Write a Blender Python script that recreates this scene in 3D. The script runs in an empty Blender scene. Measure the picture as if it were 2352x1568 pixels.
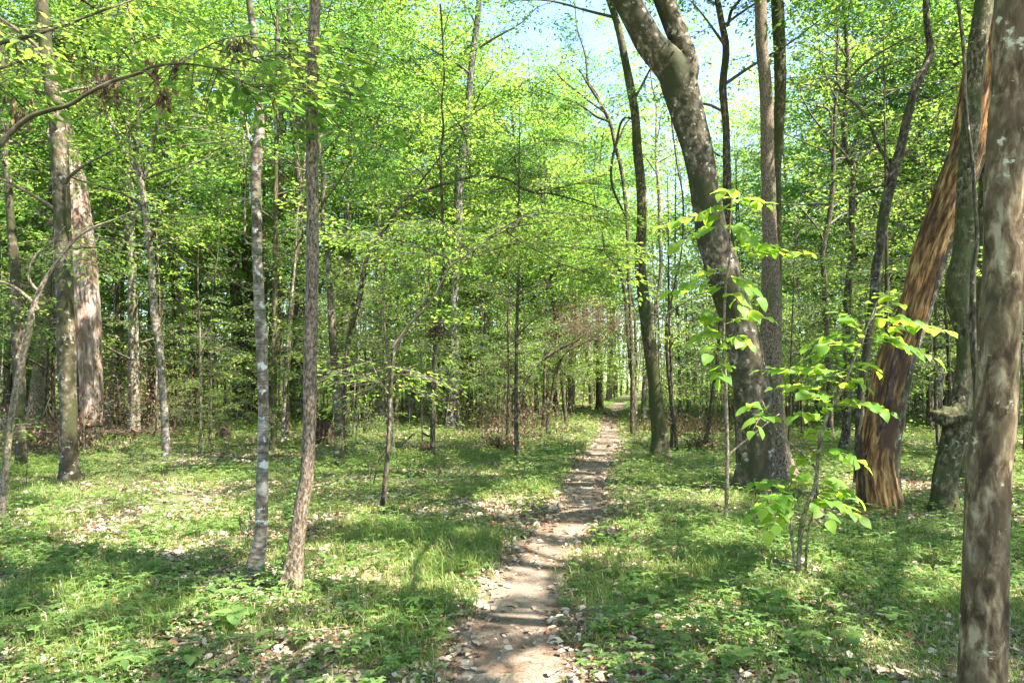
import bpy, math
import numpy as np

# ------------------------------------------------------------------ camera, light, exposure
scene = bpy.context.scene
F = 2352 * 26.0 / 36.0            # focal length in pixels of a 2352 wide picture
CAMH = 1.55
PITCH = math.atan(88.0 / F)
cam_d = bpy.data.cameras.new("camera")
cam_d.lens = 26.0; cam_d.sensor_width = 36.0; cam_d.clip_start = 0.05; cam_d.clip_end = 2000
cam = bpy.data.objects.new("camera", cam_d)
scene.collection.objects.link(cam)
cam.location = (0, 0, CAMH); cam.rotation_euler = (math.pi / 2 + PITCH, 0, 0)
scene.camera = cam
SUN_AZ, SUN_EL = math.radians(118), math.radians(58)
SUN = np.array([math.sin(SUN_AZ) * math.cos(SUN_EL), math.cos(SUN_AZ) * math.cos(SUN_EL), math.sin(SUN_EL)])
world = bpy.data.worlds.new("World"); scene.world = world; world.use_nodes = True
wn = world.node_tree; bg = wn.nodes["Background"]
sky = wn.nodes.new("ShaderNodeTexSky"); sky.sky_type = 'NISHITA'; sky.sun_disc = False
sky.sun_elevation = SUN_EL; sky.sun_rotation = SUN_AZ; sky.air_density = 1.0; sky.ozone_density = 3.0; sky.dust_density = .7
wn.links.new(sky.outputs[0], bg.inputs[0]); bg.inputs[1].default_value = 0.11
sun_d = bpy.data.lights.new("sun", 'SUN'); sun_d.energy = 5.0; sun_d.angle = math.radians(0.5); sun_d.color = (1, 0.94, 0.85)
sun = bpy.data.objects.new("sun", sun_d); scene.collection.objects.link(sun)
from mathutils import Vector
sun.rotation_euler = Vector(SUN).to_track_quat('Z', 'Y').to_euler()
scene.view_settings.view_transform = 'Standard'; scene.view_settings.look = 'None'
scene.view_settings.gamma = 1.0; scene.view_settings.use_curve_mapping = False
scene.view_settings.exposure = 2.65
cy = scene.cycles
cy.max_bounces = 7; cy.diffuse_bounces = 5; cy.transmission_bounces = 5; cy.glossy_bounces = 2
cy.caustics_reflective = False; cy.caustics_refractive = False
cy.use_denoising = True

rng = np.random.default_rng(11)
C = scene.collection

# ------------------------------------------------------------------ helpers
_T = np.random.default_rng(3).random(4096).astype(np.float64)
def _h(i, j, k, s):
    return _T[(i * 73856093 ^ j * 19349663 ^ k * 83492791 ^ (s * 2654435 + 17)) & 4095]
def noise(p, scale=1.0, seed=0):
    p = np.asarray(p, float)
    if p.shape[-1] == 2: p = np.concatenate([p, np.zeros(p.shape[:-1] + (1,))], -1)
    p = p * scale + 1000.5
    i = np.floor(p).astype(np.int64); f = p - i; f = f * f * (3 - 2 * f)
    r = 0
    for a in (0, 1):
        for b in (0, 1):
            for c in (0, 1):
                w = (f[..., 0] if a else 1 - f[..., 0]) * (f[..., 1] if b else 1 - f[..., 1]) * (f[..., 2] if c else 1 - f[..., 2])
                r = r + w * _h(i[..., 0] + a, i[..., 1] + b, i[..., 2] + c, seed)
    return r
def fbm(p, scale=1.0, seed=0, o=3):
    r = 0; a = 1; t = 0
    for k in range(o):
        r = r + a * noise(p, scale * 2 ** k, seed + k); t += a; a *= .5
    return r / t
def unit(v):
    return v / np.maximum(np.linalg.norm(v, axis=-1, keepdims=True), 1e-9)

cp, sp = math.cos(PITCH), math.sin(PITCH)
def ray(px, py):
    x = (px - 1176.0) / F; z = (784.0 - py) / F
    return x, cp - z * sp, sp + z * cp
def at(px, py, D):
    x, y, z = ray(px, py)
    return np.array([x * D / y, D, CAMH + z * D / y])
def on_ground(px, py):
    x, y, z = ray(px, py)
    t = -CAMH / z
    return np.array([x * t, y * t])
def project(P):
    x = P[..., 0]; y = P[..., 1]; z = P[..., 2] - CAMH
    yc = y * cp + z * sp; zc = -y * sp + z * cp
    yc = np.where(yc < .3, np.nan, yc)
    return 1176 + F * x / yc, 784 - F * zc / yc

# path centre line and half width from its two edges in the picture
EDGE = [(1568, 1000, 1330), (1450, 1060, 1300), (1400, 1085, 1280), (1320, 1120, 1290), (1250, 1170, 1322), (1212, 1225, 1372),
        (1180, 1268, 1392), (1130, 1285, 1392), (1080, 1308, 1400), (1030, 1350, 1420), (1000, 1374, 1422), (970, 1382, 1416),
        (945, 1396, 1424), (925, 1412, 1436)]
_pc = []
for y, a, b in EDGE:
    A = on_ground(a, y); B = on_ground(b, y); _pc.append((A[1], (A[0] + B[0]) / 2, (B[0] - A[0]) / 2))
_pc = [(-6.0, _pc[0][1] - .2, .4), (1.0, _pc[0][1] - .1, .4)] + _pc + [(70.0, 14.0, .4), (110, 25.0, .4)]
_pc = np.array(_pc)
def path_c(y): return np.interp(y, _pc[:, 0], _pc[:, 1])
def path_w(y): return np.interp(y, _pc[:, 0], _pc[:, 2])
def path_d(x, y):      # <0 inside the path, metres
    return np.abs(x - path_c(y)) - path_w(y)
def gz(x, y):
    p = np.stack([np.asarray(x, float), np.asarray(y, float)], -1)
    z = (fbm(p, .35, 5, 2) - .5) * .16 + (noise(p, 2.2, 9) - .5) * .035
    return z - .03 * np.clip(1 - (path_d(p[..., 0], p[..., 1]) + .1) / .35, 0, 1)

class MB:
    def __init__(s): s.v = []; s.f = []; s.var = []; s.co = []; s.n = 0; s.hasco = False
    def add(s, v, faces, mat=0, var=None, co=None, smooth=True):
        v = np.asarray(v, np.float32).reshape(-1, 3)
        for fc in faces:
            fc = np.asarray(fc, np.int64)
            if len(fc): s.f.append((fc + s.n, mat, smooth))
        s.v.append(v)
        s.var.append(np.full(len(v), .5, np.float32) if var is None else np.asarray(var, np.float32))
        s.co.append(v if co is None else np.asarray(co, np.float32))
        s.n += len(v)
    def mesh(s, name, mats, origin=(0, 0, 0)):
        me = bpy.data.meshes.new(name)
        v = np.concatenate(s.v) - np.asarray(origin, np.float32)
        me.vertices.add(len(v)); me.vertices.foreach_set("co", v.ravel())
        loops = np.concatenate([f.ravel() for f, _, _ in s.f])
        tot = np.concatenate([np.full(len(f), f.shape[1], np.int32) for f, _, _ in s.f])
        mi = np.concatenate([np.full(len(f), m, np.int32) for f, m, _ in s.f])
        sm = np.concatenate([np.full(len(f), q, bool) for f, _, q in s.f])
        me.loops.add(len(loops)); me.loops.foreach_set("vertex_index", loops.astype(np.int32))
        me.polygons.add(len(tot))
        st = np.concatenate([[0], np.cumsum(tot)[:-1]]).astype(np.int32)
        me.polygons.foreach_set("loop_start", st); me.polygons.foreach_set("material_index", mi)
        me.polygons.foreach_set("use_smooth", sm)
        a = me.attributes.new("var", 'FLOAT', 'POINT'); a.data.foreach_set("value", np.concatenate(s.var))
        a = me.attributes.new("bco", 'FLOAT_VECTOR', 'POINT'); a.data.foreach_set("vector", np.concatenate(s.co).ravel())
        for m in mats: me.materials.append(m)
        me.update(calc_edges=True)
        return me
    def build(s, name, mats, parent=None, origin=(0, 0, 0)):
        if not s.f: return None
        o = bpy.data.objects.new(name, s.mesh(name, mats, origin)); C.objects.link(o)
        if parent is not None: o.parent = parent
        else: o.location = origin
        return o
def tag(o, label=None, cat=None, group=None, kind=None):
    if label: o["label"] = label
    if cat: o["category"] = cat
    if group: o["group"] = group
    if kind: o["kind"] = kind
    return o
def empty(name, loc, label, cat, group=None):
    o = bpy.data.objects.new(name, None); C.objects.link(o); o.location = [float(q) for q in loc]
    o.empty_display_size = .2
    return tag(o, label, cat, group)

def resample(P, R, step, smooth=True):
    P = np.asarray(P, float); R = np.asarray(R, float)
    s = np.concatenate([[0], np.cumsum(np.linalg.norm(np.diff(P, axis=0), axis=1))])
    n = max(3, int(s[-1] / step) + 1); t = np.linspace(0, s[-1], n)
    if len(P) == 2 or not smooth:
        return np.stack([np.interp(t, s, P[:, k]) for k in range(3)], 1), np.interp(t, s, R), t
    m = np.gradient(P, s, axis=0, edge_order=1)
    i = np.clip(np.searchsorted(s, t, side='right') - 1, 0, len(s) - 2)
    h = (s[i + 1] - s[i])[:, None]; u = ((t - s[i]) / (s[i + 1] - s[i]))[:, None]
    Q = (2*u**3-3*u**2+1) * P[i] + (u**3-2*u**2+u) * h * m[i] + (-2*u**3+3*u**2) * P[i+1] + (u**3-u**2) * h * m[i+1]
    return Q, np.interp(t, s, R), t
def tube(mb, P, R, sides=8, step=.1, mat=0, lump=0.0, flare=0.0, seed=0, cap=True, smoothc=True, ridge=0.0):
    Q, r, t = resample(P, R, step, smoothc)
    n = len(Q)
    T = unit(np.gradient(Q, axis=0))
    a = np.array([1.0, 0, 0]) if abs(T[0, 0]) < .9 else np.array([0, 1.0, 0])
    U = unit(a - (T @ a)[:, None] * T); V = np.cross(T, U)
    th = np.linspace(0, 2 * np.pi, sides, endpoint=False)
    cs, sn = np.cos(th), np.sin(th)
    rr = np.repeat(r[:, None], sides, 1)
    r0 = float(np.mean(r))
    co = np.stack([cs[None] * r0 + 0 * rr, sn[None] * r0 + 0 * rr, t[:, None] + 0 * rr], -1)
    if lump: rr = rr * (1 + lump * 2 * (fbm(co * np.array([1, 1, .35]), .5 / max(r0, .02), 40 + seed, 3) - .5))
    if ridge: rr = rr * (1 - ridge * np.abs(2 * noise(co * np.array([1, 1, .16]), 1.0 / .022, 60 + seed) - 1))
    if flare:
        lob = 1 + .45 * np.sin(3 * th + seed)[None] * np.ones((n, 1)) + .3 * np.sin(5 * th + 2 * seed)[None]
        rr = rr * (1 + flare * np.exp(-np.maximum(t - .1, 0) / (r[0] * 1.6))[:, None] * lob)
    X = Q[:, None] + rr[..., None] * (cs[None, :, None] * U[:, None] + sn[None, :, None] * V[:, None])
    i = np.arange(n - 1)[:, None] * sides; j = np.arange(sides)[None]; j2 = (j + 1) % sides
    q = np.stack([i + j, i + j2, i + sides + j2, i + sides + j], -1).reshape(-1, 4)
    v = X.reshape(-1, 3); co = co.reshape(-1, 3) + seed * 3.7; faces = [q]
    if cap:
        v = np.concatenate([v, [Q[-1] + T[-1] * r[-1] * .5]]); co = np.concatenate([co, [co[-1]]])
        b = (n - 1) * sides; tri = np.stack([b + j[0], b + j2[0], np.full(sides, n * sides)], -1); faces.append(tri)
    mb.add(v, faces, mat, co=co)
    return Q, r, T

def leaves(mb, P, D, N, L, wr=.5, mat=0, fold=.18, var=None, hexa=False):
    n = len(P)
    if n == 0: return
    D = unit(D); S = unit(np.cross(D, N)); N = np.cross(S, D)
    L = np.broadcast_to(np.asarray(L, float), (n,))[:, None]; W = L * wr * .5
    if var is None: var = rng.random(n)
    if not hexa:
        v = np.stack([P, P + D * L * .45 + S * W + N * W * fold, P + D * L, P + D * L * .45 - S * W + N * W * fold], 1)
        b = np.arange(n)[:, None] * 4
        mb.add(v.reshape(-1, 3), [b + np.array([[0, 1, 2, 3]])], mat, np.repeat(var, 4), smooth=False)
    else:
        dr = -N * L * .08
        v = np.stack([P, P + D * L * .28 + S * W * .9 + N * W * fold, P + D * L * .68 + S * W * .78 + N * W * fold + dr * .6, P + D * L + dr * 2,
                      P + D * L * .68 - S * W * .78 + N * W * fold + dr * .6, P + D * L * .28 - S * W * .9 + N * W * fold], 1)
        b = np.arange(n)[:, None] * 6
        mb.add(v.reshape(-1, 3), [np.concatenate([b + np.array([[0, 1, 2, 3]]), b + np.array([[0, 3, 4, 5]])])], mat, np.repeat(var, 6), smooth=False)
PROF = np.array([[0, .10], [.06, .62], [.22, .97], [.42, 1.0], [.65, .78], [.85, .38], [1, .02]])
PROFT = np.array([[0, .03], [.15, .4], [.35, .85], [.55, 1.0], [.75, .8], [.9, .4], [1, .02]])
def big_leaves(mb, P, D, N, L, wr=.85, mat=0, var=None, droop=.25, prof=PROF):
    n = len(P); k = len(prof)
    D = unit(D); S = unit(np.cross(D, N)); N = np.cross(S, D)
    L = np.broadcast_to(np.asarray(L, float), (n,))[:, None, None]
    t = prof[None, :, 0, None]; w = prof[None, :, 1, None] * wr * .5 * L
    dr = droop * (.5 + rng.random((n, 1, 1)))
    mid = P[:, None] + D[:, None] * L * t * (1 - .15 * dr * t) - N[:, None] * L * dr * t ** 2
    wav = (.10 * L * np.sin(t * 9 + rng.random((n, 1, 1)) * 6)) * .35
    l = mid - S[:, None] * w + N[:, None] * (w * .22 + wav); r = mid + S[:, None] * w + N[:, None] * (w * .22 - wav)
    v = np.stack([l, mid, r], 2).reshape(n, -1, 3)
    q = []
    for i in range(k - 1):
        a = i * 3; q += [[a, a + 1, a + 4, a + 3], [a + 1, a + 2, a + 5, a + 4]]
    q = (np.arange(n)[:, None, None] * k * 3 + np.array(q)[None]).reshape(-1, 4)
    if var is None: var = rng.random(n)
    mb.add(v.reshape(-1, 3), [q], mat, np.repeat(var, k * 3), smooth=True)
def sticks(mb, A, B, w, mat=1):
    n = len(A)
    if n == 0: return
    T = unit(B - A); a = np.where(np.abs(T[:, 2:3]) < .9, np.array([[0, 0, 1.0]]), np.array([[1.0, 0, 0]]))
    U = unit(np.cross(T, a)); V = np.cross(T, U)
    w = np.broadcast_to(np.asarray(w, float), (n,))[:, None]
    v = []
    for X, k in ((A, 1.0), (B, .5)):
        for th in (0, 2.1, 4.2): v.append(X + (U * math.cos(th) + V * math.sin(th)) * w * k)
    v = np.stack(v, 1); b = np.arange(n)[:, None] * 6
    q = np.concatenate([b + np.array([[0, 1, 4, 3]]), b + np.array([[1, 2, 5, 4]]), b + np.array([[2, 0, 3, 5]])])
    mb.add(v.reshape(-1, 3), [q], mat)

# where the forest floor lies in the sun in the photograph: gaps in the canopy above
GAPS = [(130,1140,95,16),(200,1195,170,26),(430,1180,150,45),(330,1250,160,20),(195,1372,125,20),(60,1290,60,25),(840,1300,150,45),(760,1190,70,16),
        (930,1360,120,22),(1190,1150,110,34),(1300,1214,90,17),(1440,1205,65,26),(1230,1318,80,15),(1190,1408,70,12),(1395,1000,55,55),
        (1580,992,130,26),(1150,1003,210,12),(830,976,200,9),(250,1003,160,8),(1830,1312,80,22),(1560,1300,90,24),(1960,1085,80,32),
        (2170,990,140,46),(1600,1150,110,18),(1650,1240,90,18),(2330,1060,50,60),(640,1290,40,60),(1900,1430,120,16),(1540,1450,120,14),(1200,1250,60,12),
        (700,1440,90,14),(2000,1560,120,14),(80,1500,100,18),(1660,1500,60,20),(350,1480,80,10)]
def sunfilter(P, keep=.0, zmin=2.4):
    h = np.maximum(P[:, 2], 0)
    G = P - SUN[None] * (h / SUN[2])[:, None]
    px, py = project(G); m = np.zeros(len(P), bool)
    nz = (fbm(G[:, :2], 1.6, 77, 3) - .5) * .9
    with np.errstate(invalid='ignore'):
        for a, b, rx, ry in GAPS:
            m |= (((px - a) / rx) ** 2 + ((py - b) / ry) ** 2 + nz) < 1
    d = fbm(G[:, :2], 2.6, 31, 2); m |= (d > .57)
    return ~(m & (h > zmin) & (rng.random(len(P)) > keep))

def make_sprays(o, d, L, W, m, leafL, flat=.3, twigs=6, droop=.15):
    """flat fans of leaves on side twigs; returns leaf P, D, N, L and the twig segments"""
    n = len(o); d = unit(d)
    up = np.array([[0, 0, 1.0]]) + rng.normal(0, .18, (n, 3))
    S = unit(np.cross(d, up)); N = np.cross(S, d)
    L = np.broadcast_to(L, (n,))[:, None]; W = np.broadcast_to(W, (n,))[:, None]
    ti = (rng.integers(0, twigs, (n, m)) + .5) / twigs + rng.normal(0, .012, (n, m)); sg = rng.choice([-1, 1], (n, m)); s = rng.random((n, m)) ** .8
    w = W * np.clip(1.15 - .85 * np.abs(ti - .35) * 1.3, .15, 1)
    t = ti + .45 * s * w / L
    P = o[:, None] + d[:, None] * (L * t)[..., None] + S[:, None] * (sg * s * w)[..., None] \
        + N[:, None] * (rng.normal(0, .03, (n, m)))[..., None]
    P[..., 2] -= droop * L * np.clip(t, 0, 1.5) ** 2 + .12 * s * w
    alt = rng.choice([-1, 1], (n, m))
    D = d[:, None] * .7 + S[:, None] * (sg * (.5 + .5 * s) * .8 + alt * .35)[..., None] + rng.normal(0, .22, (n, m, 3))
    D[..., 2] -= .12
    Nn = N[:, None] + rng.normal(0, flat, (n, m, 3))
    LL = np.broadcast_to(np.asarray(leafL, float).reshape(-1, 1) if np.ndim(leafL) else leafL, (n, m)) * (.65 + .6 * rng.random((n, m)))
    A = []; B = []
    tk = np.linspace(0, 1, 4)
    pts = [o + d * L * q - np.array([[0, 0, 1.0]]) * (droop * L * q * q) for q in tk]
    for k in range(3): A.append(pts[k]); B.append(pts[k + 1])
    A2 = []; B2 = []
    for k in range(twigs):
        q = (k + .5) / twigs; ww = W * np.clip(1.15 - .85 * abs(q - .35) * 1.3, .15, 1)
        b0 = o + d * L * q; b0 = b0 - np.array([[0, 0, 1.0]]) * (droop * L * q * q)
        for sgn in (-1, 1):
            e = b0 + d * (.45 * ww) + S * (sgn * ww); e = e - np.array([[0, 0, 1.0]]) * (.12 * ww + droop * L * .5 * q * ww)
            A2.append(b0); B2.append(e)
    return P.reshape(-1, 3), D.reshape(-1, 3), Nn.reshape(-1, 3), LL.ravel(), (np.concatenate(A), np.concatenate(B)), (np.concatenate(A2), np.concatenate(B2))

# ------------------------------------------------------------------ materials
def newmat(name):
    m = bpy.data.materials.new(name); m.use_nodes = True
    nt = m.node_tree; b = nt.nodes["Principled BSDF"]
    return m, nt, b
def ramp(nt, stops):
    r = nt.nodes.new("ShaderNodeValToRGB"); e = r.color_ramp.elements
    while len(e) > 1: e.remove(e[-1])
    e[0].position = stops[0][0]; e[0].color = (*stops[0][1], 1)
    for p, c in stops[1:]:
        k = e.new(p); k.color = (*c, 1)
    return r
def leaf_mat(name, cols, trans, tw=.5, rough=.45, spec=.35):
    m, nt, b = newmat(name); N = nt.nodes; K = nt.links.new
    at_ = N.new("ShaderNodeAttribute"); at_.attribute_name = "var"
    r = ramp(nt, [(i / (len(cols) - 1), c) for i, c in enumerate(cols)]); K(at_.outputs["Fac"], r.inputs[0])
    r2 = ramp(nt, [(i / (len(trans) - 1), c) for i, c in enumerate(trans)]); K(at_.outputs["Fac"], r2.inputs[0])
    K(r.outputs[0], b.inputs["Base Color"]); b.inputs["Roughness"].default_value = rough
    b.inputs["Specular IOR Level"].default_value = spec
    t = N.new("ShaderNodeBsdfTranslucent"); K(r2.outputs[0], t.inputs[0])
    mx = N.new("ShaderNodeMixShader"); mx.inputs[0].default_value = tw
    K(b.outputs[0], mx.inputs[1]); K(t.outputs[0], mx.inputs[2]); K(mx.outputs[0], N["Material Output"].inputs[0])
    return m
G = 1.0
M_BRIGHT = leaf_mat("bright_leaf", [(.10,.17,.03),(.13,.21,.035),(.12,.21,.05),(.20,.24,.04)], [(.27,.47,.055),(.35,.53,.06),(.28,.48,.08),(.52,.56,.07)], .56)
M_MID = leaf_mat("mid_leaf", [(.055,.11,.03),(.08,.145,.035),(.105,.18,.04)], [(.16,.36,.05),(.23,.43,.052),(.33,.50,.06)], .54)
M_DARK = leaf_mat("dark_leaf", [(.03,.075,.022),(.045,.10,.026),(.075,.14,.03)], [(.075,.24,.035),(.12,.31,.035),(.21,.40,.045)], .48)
M_BROAD = leaf_mat("broad_leaf", [(.09,.19,.03),(.12,.24,.035),(.16,.27,.04)], [(.34,.58,.05),(.42,.64,.05),(.66,.72,.07)], .6, .5, .25)
M_HERB = leaf_mat("herb_leaf", [(.06,.125,.035),(.085,.155,.04),(.11,.19,.045),(.17,.24,.07)], [(.18,.34,.06),(.24,.4,.07),(.32,.48,.08),(.4,.52,.12)], .42)
M_GRASS = leaf_mat("grass_blade", [(.07,.125,.025),(.10,.165,.03),(.14,.20,.04),(.21,.24,.075),(.42,.36,.22)], [(.18,.30,.04),(.26,.38,.05),(.34,.45,.06),(.42,.47,.12),(.4,.34,.18)], .42)
M_LITTER = leaf_mat("dead_leaf", [(.09,.052,.03),(.23,.155,.10),(.37,.28,.20),(.52,.42,.33),(.30,.13,.07)], [(.2,.12,.06),(.3,.2,.1),(.35,.25,.15),(.4,.32,.22),(.3,.14,.06)], .15, .6, .3)
M_NEEDLE = leaf_mat("pine_needle", [(.16,.08,.04),(.26,.14,.07),(.32,.2,.12)], [(.2,.1,.05)] * 2, .05, .6, .2)
M_BROWNHANG = leaf_mat("withered_leaf", [(.07,.035,.02),(.16,.09,.05),(.28,.19,.11)], [(.2,.1,.04),(.3,.18,.08)], .25, .7, .2)

def bark_mat(name, stops, stretch=.12, scale=38, patch=None, moss=0.0, mosscol=(.05,.075,.015), bump=.6, bands=0.0, blotch=None):
    stops = [(.5 + (p - .5) * .62, tuple(q * (1 if 'wood' in name else .78) for q in c)) for p, c in stops]
    m, nt, b = newmat(name); N = nt.nodes; K = nt.links.new
    a = N.new("ShaderNodeAttribute"); a.attribute_name = "bco"
    mp = N.new("ShaderNodeMapping"); mp.inputs["Scale"].default_value = (1, 1, stretch); K(a.outputs["Vector"], mp.inputs[0])
    n1 = N.new("ShaderNodeTexNoise"); n1.inputs["Scale"].default_value = scale; n1.inputs["Detail"].default_value = 5; n1.inputs["Roughness"].default_value = .62
    n1.inputs["Distortion"].default_value = .4
    K(mp.outputs[0], n1.inputs["Vector"])
    r = ramp(nt, stops); K(n1.outputs[0], r.inputs[0]); col = r.outputs[0]
    def mix(fac, c1, c2):
        x = N.new("ShaderNodeMix"); x.data_type = 'RGBA'
        K(fac, x.inputs[0]); K(c1, x.inputs[6])
        if isinstance(c2, tuple): x.inputs[7].default_value = (*c2, 1)
        else: K(c2, x.inputs[7])
        return x.outputs[2]
    def mask(sc, lo, hi, z=.6, det=4, seed=0.0):
        mm = N.new("ShaderNodeMapping"); mm.inputs["Scale"].default_value = (1, 1, z); mm.inputs["Location"].default_value = (seed, seed, seed); K(a.outputs["Vector"], mm.inputs[0])
        q = N.new("ShaderNodeTexNoise"); q.inputs["Scale"].default_value = sc; q.inputs["Detail"].default_value = det; q.inputs["Roughness"].default_value = .65; K(mm.outputs[0], q.inputs["Vector"])
        w = N.new("ShaderNodeMapRange"); w.inputs[1].default_value = lo; w.inputs[2].default_value = hi; K(q.outputs[0], w.inputs[0])
        return w.outputs[0]
    if blotch: col = mix(mask(blotch[1], .46, .62, .35, 4, 3.0), col, blotch[0])
    if bands: 
        wv = mask(14, .5, .66, 5.0, 3, 9.0); col = mix(wv, col, (.06, .05, .04))
    if patch: col = mix(mask(patch[1], patch[2], patch[2] + .05, .8, 5, 5.0), col, patch[0])
    if moss: col = mix(mask(3.2, .62 - .25 * moss, .78 - .25 * moss, .4, 6, 1.0), col, mosscol)
    K(col, b.inputs["Base Color"]); b.inputs["Roughness"].default_value = .85; b.inputs["Specular IOR Level"].default_value = .25
    bp = N.new("ShaderNodeBump"); bp.inputs["Strength"].default_value = bump; bp.inputs["Distance"].default_value = .012
    K(n1.outputs[0], bp.inputs["Height"]); K(bp.outputs[0], b.inputs["Normal"])
    return m
B_RIDGE = bark_mat("furrowed_bark", [(.28,(.05,.034,.02)),(.45,(.15,.105,.065)),(.62,(.27,.205,.14)),(.8,(.40,.33,.24))], .30, 95, moss=.3, bump=1.0)
B_PALE = bark_mat("pale_lichen_bark", [(.25,(.06,.045,.028)),(.48,(.21,.165,.115)),(.75,(.44,.39,.31))], .7, 20, patch=((.52,.50,.42), 12, .59), moss=.45, mosscol=(.05,.05,.018), bands=1.0, bump=.6)
B_MOTTLE = bark_mat("mottled_bark", [(.25,(.03,.022,.012)),(.45,(.10,.075,.045)),(.6,(.21,.165,.11)),(.8,(.40,.34,.26))], .55, 19, patch=((.46,.43,.34), 13, .60), moss=.75, mosscol=(.035,.036,.012), bump=.8, blotch=((.045,.036,.018), 5))
B_IRON = bark_mat("smooth_blotched_bark", [(.3,(.045,.028,.012)),(.45,(.115,.076,.036)),(.58,(.22,.16,.085)),(.72,(.36,.29,.17))], .28, 26, patch=((.44,.41,.26), 13, .625), moss=.3, mosscol=(.05,.048,.014), bump=.7, blotch=((.085,.058,.028), 8))
B_MOSS = bark_mat("mossy_bark", [(.3,(.022,.018,.008)),(.48,(.075,.06,.028)),(.65,(.17,.14,.07)),(.78,(.27,.24,.14))], .35, 34, patch=((.34,.34,.2), 16, .61), moss=.8, mosscol=(.045,.05,.014), bump=.9)
B_DARK = bark_mat("dark_bark", [(.3,(.022,.016,.009)),(.48,(.07,.052,.033)),(.65,(.15,.12,.08)),(.8,(.27,.23,.17))], .3, 38, patch=((.33,.31,.24), 13, .62), moss=.5, mosscol=(.04,.042,.014), bump=.8)
B_PINE = bark_mat("pine_bark", [(.38,(.025,.022,.018)),(.5,(.10,.088,.07)),(.62,(.18,.165,.14)),(.78,(.28,.26,.22))], .3, 28, bump=1.0)
B_SAPL = bark_mat("sapling_bark", [(.3,(.08,.058,.035)),(.5,(.20,.155,.105)),(.7,(.36,.30,.22))], .6, 50, moss=.3, bump=.3)
B_ORANGE = bark_mat("bare_orange_wood", [(.3,(.03,.012,.006)),(.43,(.10,.045,.016)),(.56,(.25,.125,.036)),(.74,(.42,.265,.105))], .12, 24, blotch=((.05,.028,.014), 3.2), bump=.5)
B_PINK = bark_mat("bare_weathered_wood", [(.3,(.10,.06,.04)),(.45,(.24,.17,.13)),(.6,(.36,.29,.24)),(.78,(.48,.41,.36))], .10, 26, blotch=((.14,.085,.055), 5), bump=.9)
B_TWIG = bark_mat("twig_bark", [(.3,(.07,.055,.04)),(.7,(.20,.165,.13))], 1, 30, bump=0)
B_ROT = bark_mat("rotten_dark_wood", [(.3,(.015,.01,.008)),(.6,(.06,.035,.02)),(.75,(.13,.07,.04))], .3, 30, bump=.8)

def ground_mat():
    m, nt, b = newmat("forest_floor"); N = nt.nodes; K = nt.links.new
    tc = N.new("ShaderNodeTexCoord")
    v = N.new("ShaderNodeTexVoronoi"); v.inputs["Scale"].default_value = 20; K(tc.outputs["Object"], v.inputs["Vector"])
    r = ramp(nt, [(0,(.05,.032,.02)),(.3,(.14,.10,.065)),(.6,(.24,.19,.135)),(1,(.36,.30,.23))])
    sep = N.new("ShaderNodeSeparateColor"); K(v.outputs["Color"], sep.inputs[0]); K(sep.outputs[0], r.inputs[0])
    n = N.new("ShaderNodeTexNoise"); n.inputs["Scale"].default_value = 45; n.inputs["Detail"].default_value = 5; K(tc.outputs["Object"], n.inputs["Vector"])
    r2 = ramp(nt, [(.35,(.05,.035,.02)),(.65,(.26,.2,.14))]); K(n.outputs[0], r2.inputs[0])
    x = N.new("ShaderNodeMix"); x.data_type = 'RGBA'; x.inputs[0].default_value = .5; K(r.outputs[0], x.inputs[6]); K(r2.outputs[0], x.inputs[7])
    n3 = N.new("ShaderNodeTexNoise"); n3.inputs["Scale"].default_value = .5; n3.inputs["Detail"].default_value = 6; K(tc.outputs["Object"], n3.inputs["Vector"])
    r3 = ramp(nt, [(.42,(0,0,0)),(.58,(1,1,1))]); K(n3.outputs[0], r3.inputs[0])
    y = N.new("ShaderNodeMix"); y.data_type = 'RGBA'; K(r3.outputs[0], y.inputs[0]); K(x.outputs[2], y.inputs[6]); y.inputs[7].default_value = (.07,.10,.025,1)
    K(y.outputs[2], b.inputs["Base Color"]); b.inputs["Roughness"].default_value = .95; b.inputs["Specular IOR Level"].default_value = .15
    bp = N.new("ShaderNodeBump"); bp.inputs["Distance"].default_value = .03; bp.inputs["Strength"].default_value = .8; K(n.outputs[0], bp.inputs["Height"]); K(bp.outputs[0], b.inputs["Normal"])
    return m
def path_mat():
    m, nt, b = newmat("packed_dirt"); N = nt.nodes; K = nt.links.new
    tc = N.new("ShaderNodeTexCoord")
    n = N.new("ShaderNodeTexNoise"); n.inputs["Scale"].default_value = 4; n.inputs["Detail"].default_value = 9; n.inputs["Roughness"].default_value = .7; K(tc.outputs["Object"], n.inputs["Vector"])
    r = ramp(nt, [(.3,(.08,.055,.038)),(.45,(.17,.125,.09)),(.6,(.22,.185,.14)),(.75,(.31,.265,.21))]); K(n.outputs[0], r.inputs[0])
    n2 = N.new("ShaderNodeTexNoise"); n2.inputs["Scale"].default_value = 90; n2.inputs["Detail"].default_value = 4; K(tc.outputs["Object"], n2.inputs["Vector"])
    r2 = ramp(nt, [(.35,(.35,.3,.25)),(.55,(1,1,1))]); K(n2.outputs[0], r2.inputs[0])
    x = N.new("ShaderNodeMix"); x.data_type = 'RGBA'; x.blend_type = 'MULTIPLY'; x.inputs[0].default_value = .8; K(r.outputs[0], x.inputs[6]); K(r2.outputs[0], x.inputs[7])
    K(x.outputs[2], b.inputs["Base Color"]); b.inputs["Roughness"].default_value = .95; b.inputs["Specular IOR Level"].default_value = .15
    bp = N.new("ShaderNodeBump"); bp.inputs["Distance"].default_value = .02; bp.inputs["Strength"].default_value = .7; K(n.outputs[0], bp.inputs["Height"]); K(bp.outputs[0], b.inputs["Normal"])
    return m

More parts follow.
